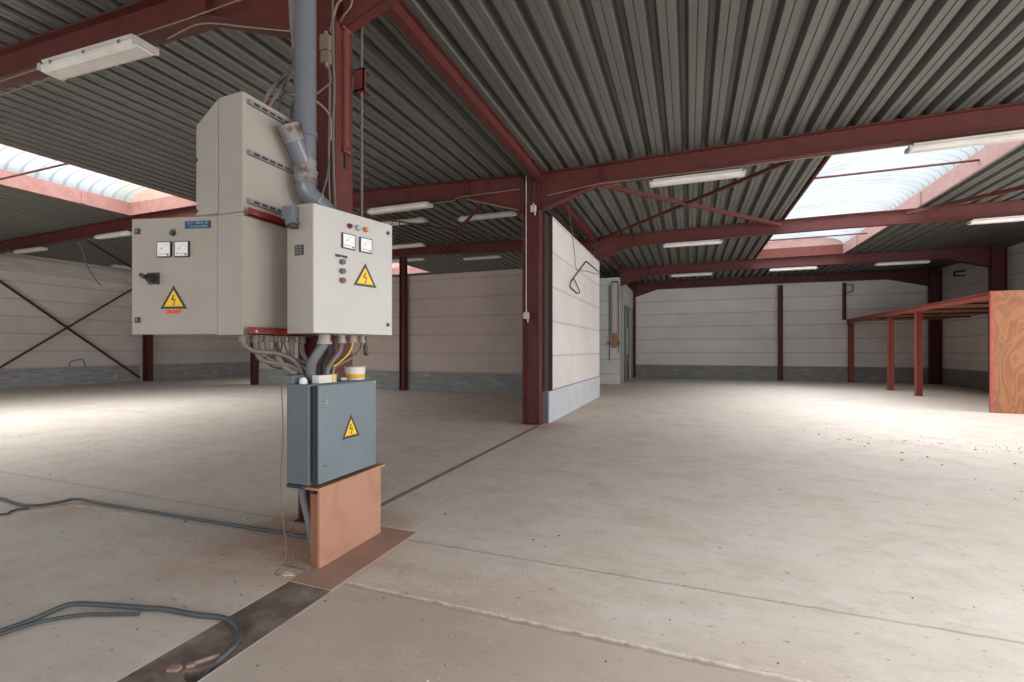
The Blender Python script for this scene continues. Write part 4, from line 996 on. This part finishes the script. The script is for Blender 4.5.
cable([(-17.05,8.47,4.60),(-17.03,8.6,4.35),(-16.95,8.6,4.1),(-16.8,8.6,3.85),(-16.46,8.6,3.5),(-16.2,8.6,3.3)], .016, 'cable_mid', 'loose grey cable dangling beneath the beam near the board-topped wall')
cable([(-7.0,10.0,4.60),(-7.15,9.9,4.35),(-6.95,9.85,4.12),(-6.75,9.9,4.25),(-6.8,10.0,4.60)], .014, 'cable_dark', 'coil of dark cable hanging beside the pale cabinet door')
wire([(XR-.02, 20.6, 4.0), (XR-.02, 20.6, 4.02)], .01, 'cable', 'stub of conduit on the side wall', sub=1) if False else None

# ------------------------------------------------------------------ light
w = bpy.data.worlds.new('overcast'); SC.world = w; w.use_nodes = True
nt = w.node_tree; nt.nodes.clear()
bg = nt.nodes.new('ShaderNodeBackground'); wo = nt.nodes.new('ShaderNodeOutputWorld')
bg.inputs[0].default_value = (.93, .97, 1.0, 1); bg.inputs[1].default_value = .85
nt.links.new(bg.outputs[0], wo.inputs[0])
def area(name, loc, rot, sx, sy, power, col=(.97, .985, 1), spread=PI):
    l = bpy.data.lights.new(name, 'AREA'); l.shape = 'RECTANGLE'; l.size = sx; l.size_y = sy; l.energy = power; l.color = col; l.spread = spread
    o = bpy.data.objects.new(name, l); COL.objects.link(o); o.location = loc; o.rotation_euler = rot
    return o
L = 10.5            # daylight radiance on the rooflights
for k, (x0, x1, y0, y1) in SKY.items():
    f = {'right': .64, 'left': 1.1, 'beyond': 1.0, 'rear': 1.0}[k]
    area('daylight_' + k, ((x0+x1)/2, (y0+y1)/2, 6.3), (0, 0, 0), (x1-x0)+.6, (y1-y0), L*f*PI*(x1-x0+.6)*(y1-y0), spread=math.radians(132 if k in ('right', 'rear') else 156))
# fill daylight through two unseen openings added behind the viewpoint
area('daylight_door', (3.0, Y0-.3, 2.15), (PI/2, 0, 0), 9.0, 4.3, 5.0*PI*9*4.3)
area('daylight_gate', (-13.0, Y0-.3, 2.15), (PI/2, 0, 0), 8.0, 4.3, 2.5*PI*8*4.3)
for k, (a, b) in enumerate(ADDED_OPENINGS):
    area('daylight_side', (XR+.3, (a+b)/2, 2.05), (PI/2, 0, PI/2), b-a, 4.1, (8.5, 8.)[k]*PI*(b-a)*4.1)  # daylight from openings added in the side wall, out of view

# ------------------------------------------------------------------ camera
cam = bpy.data.cameras.new('camera'); co = bpy.data.objects.new('camera', cam); COL.objects.link(co)
cam.sensor_fit = 'HORIZONTAL'; cam.sensor_width = 36; cam.lens = 468/1024*36; cam.shift_y = 8.5/1024; cam.clip_start = .05; cam.clip_end = 200
co.location = (0, 0, 1.4); co.rotation_euler = (PI/2, 0, math.atan(177/468))
SC.camera = co
vs = SC.view_settings
SC.display_settings.display_device = 'sRGB'
vs.view_transform = 'Standard'; vs.look = 'None'; vs.exposure = 0; vs.gamma = 1; vs.use_curve_mapping = False
SC.cycles.max_bounces = 10; SC.cycles.diffuse_bounces = 6; SC.cycles.transparent_max_bounces = 12
SC.cycles.sample_clamp_indirect = 8
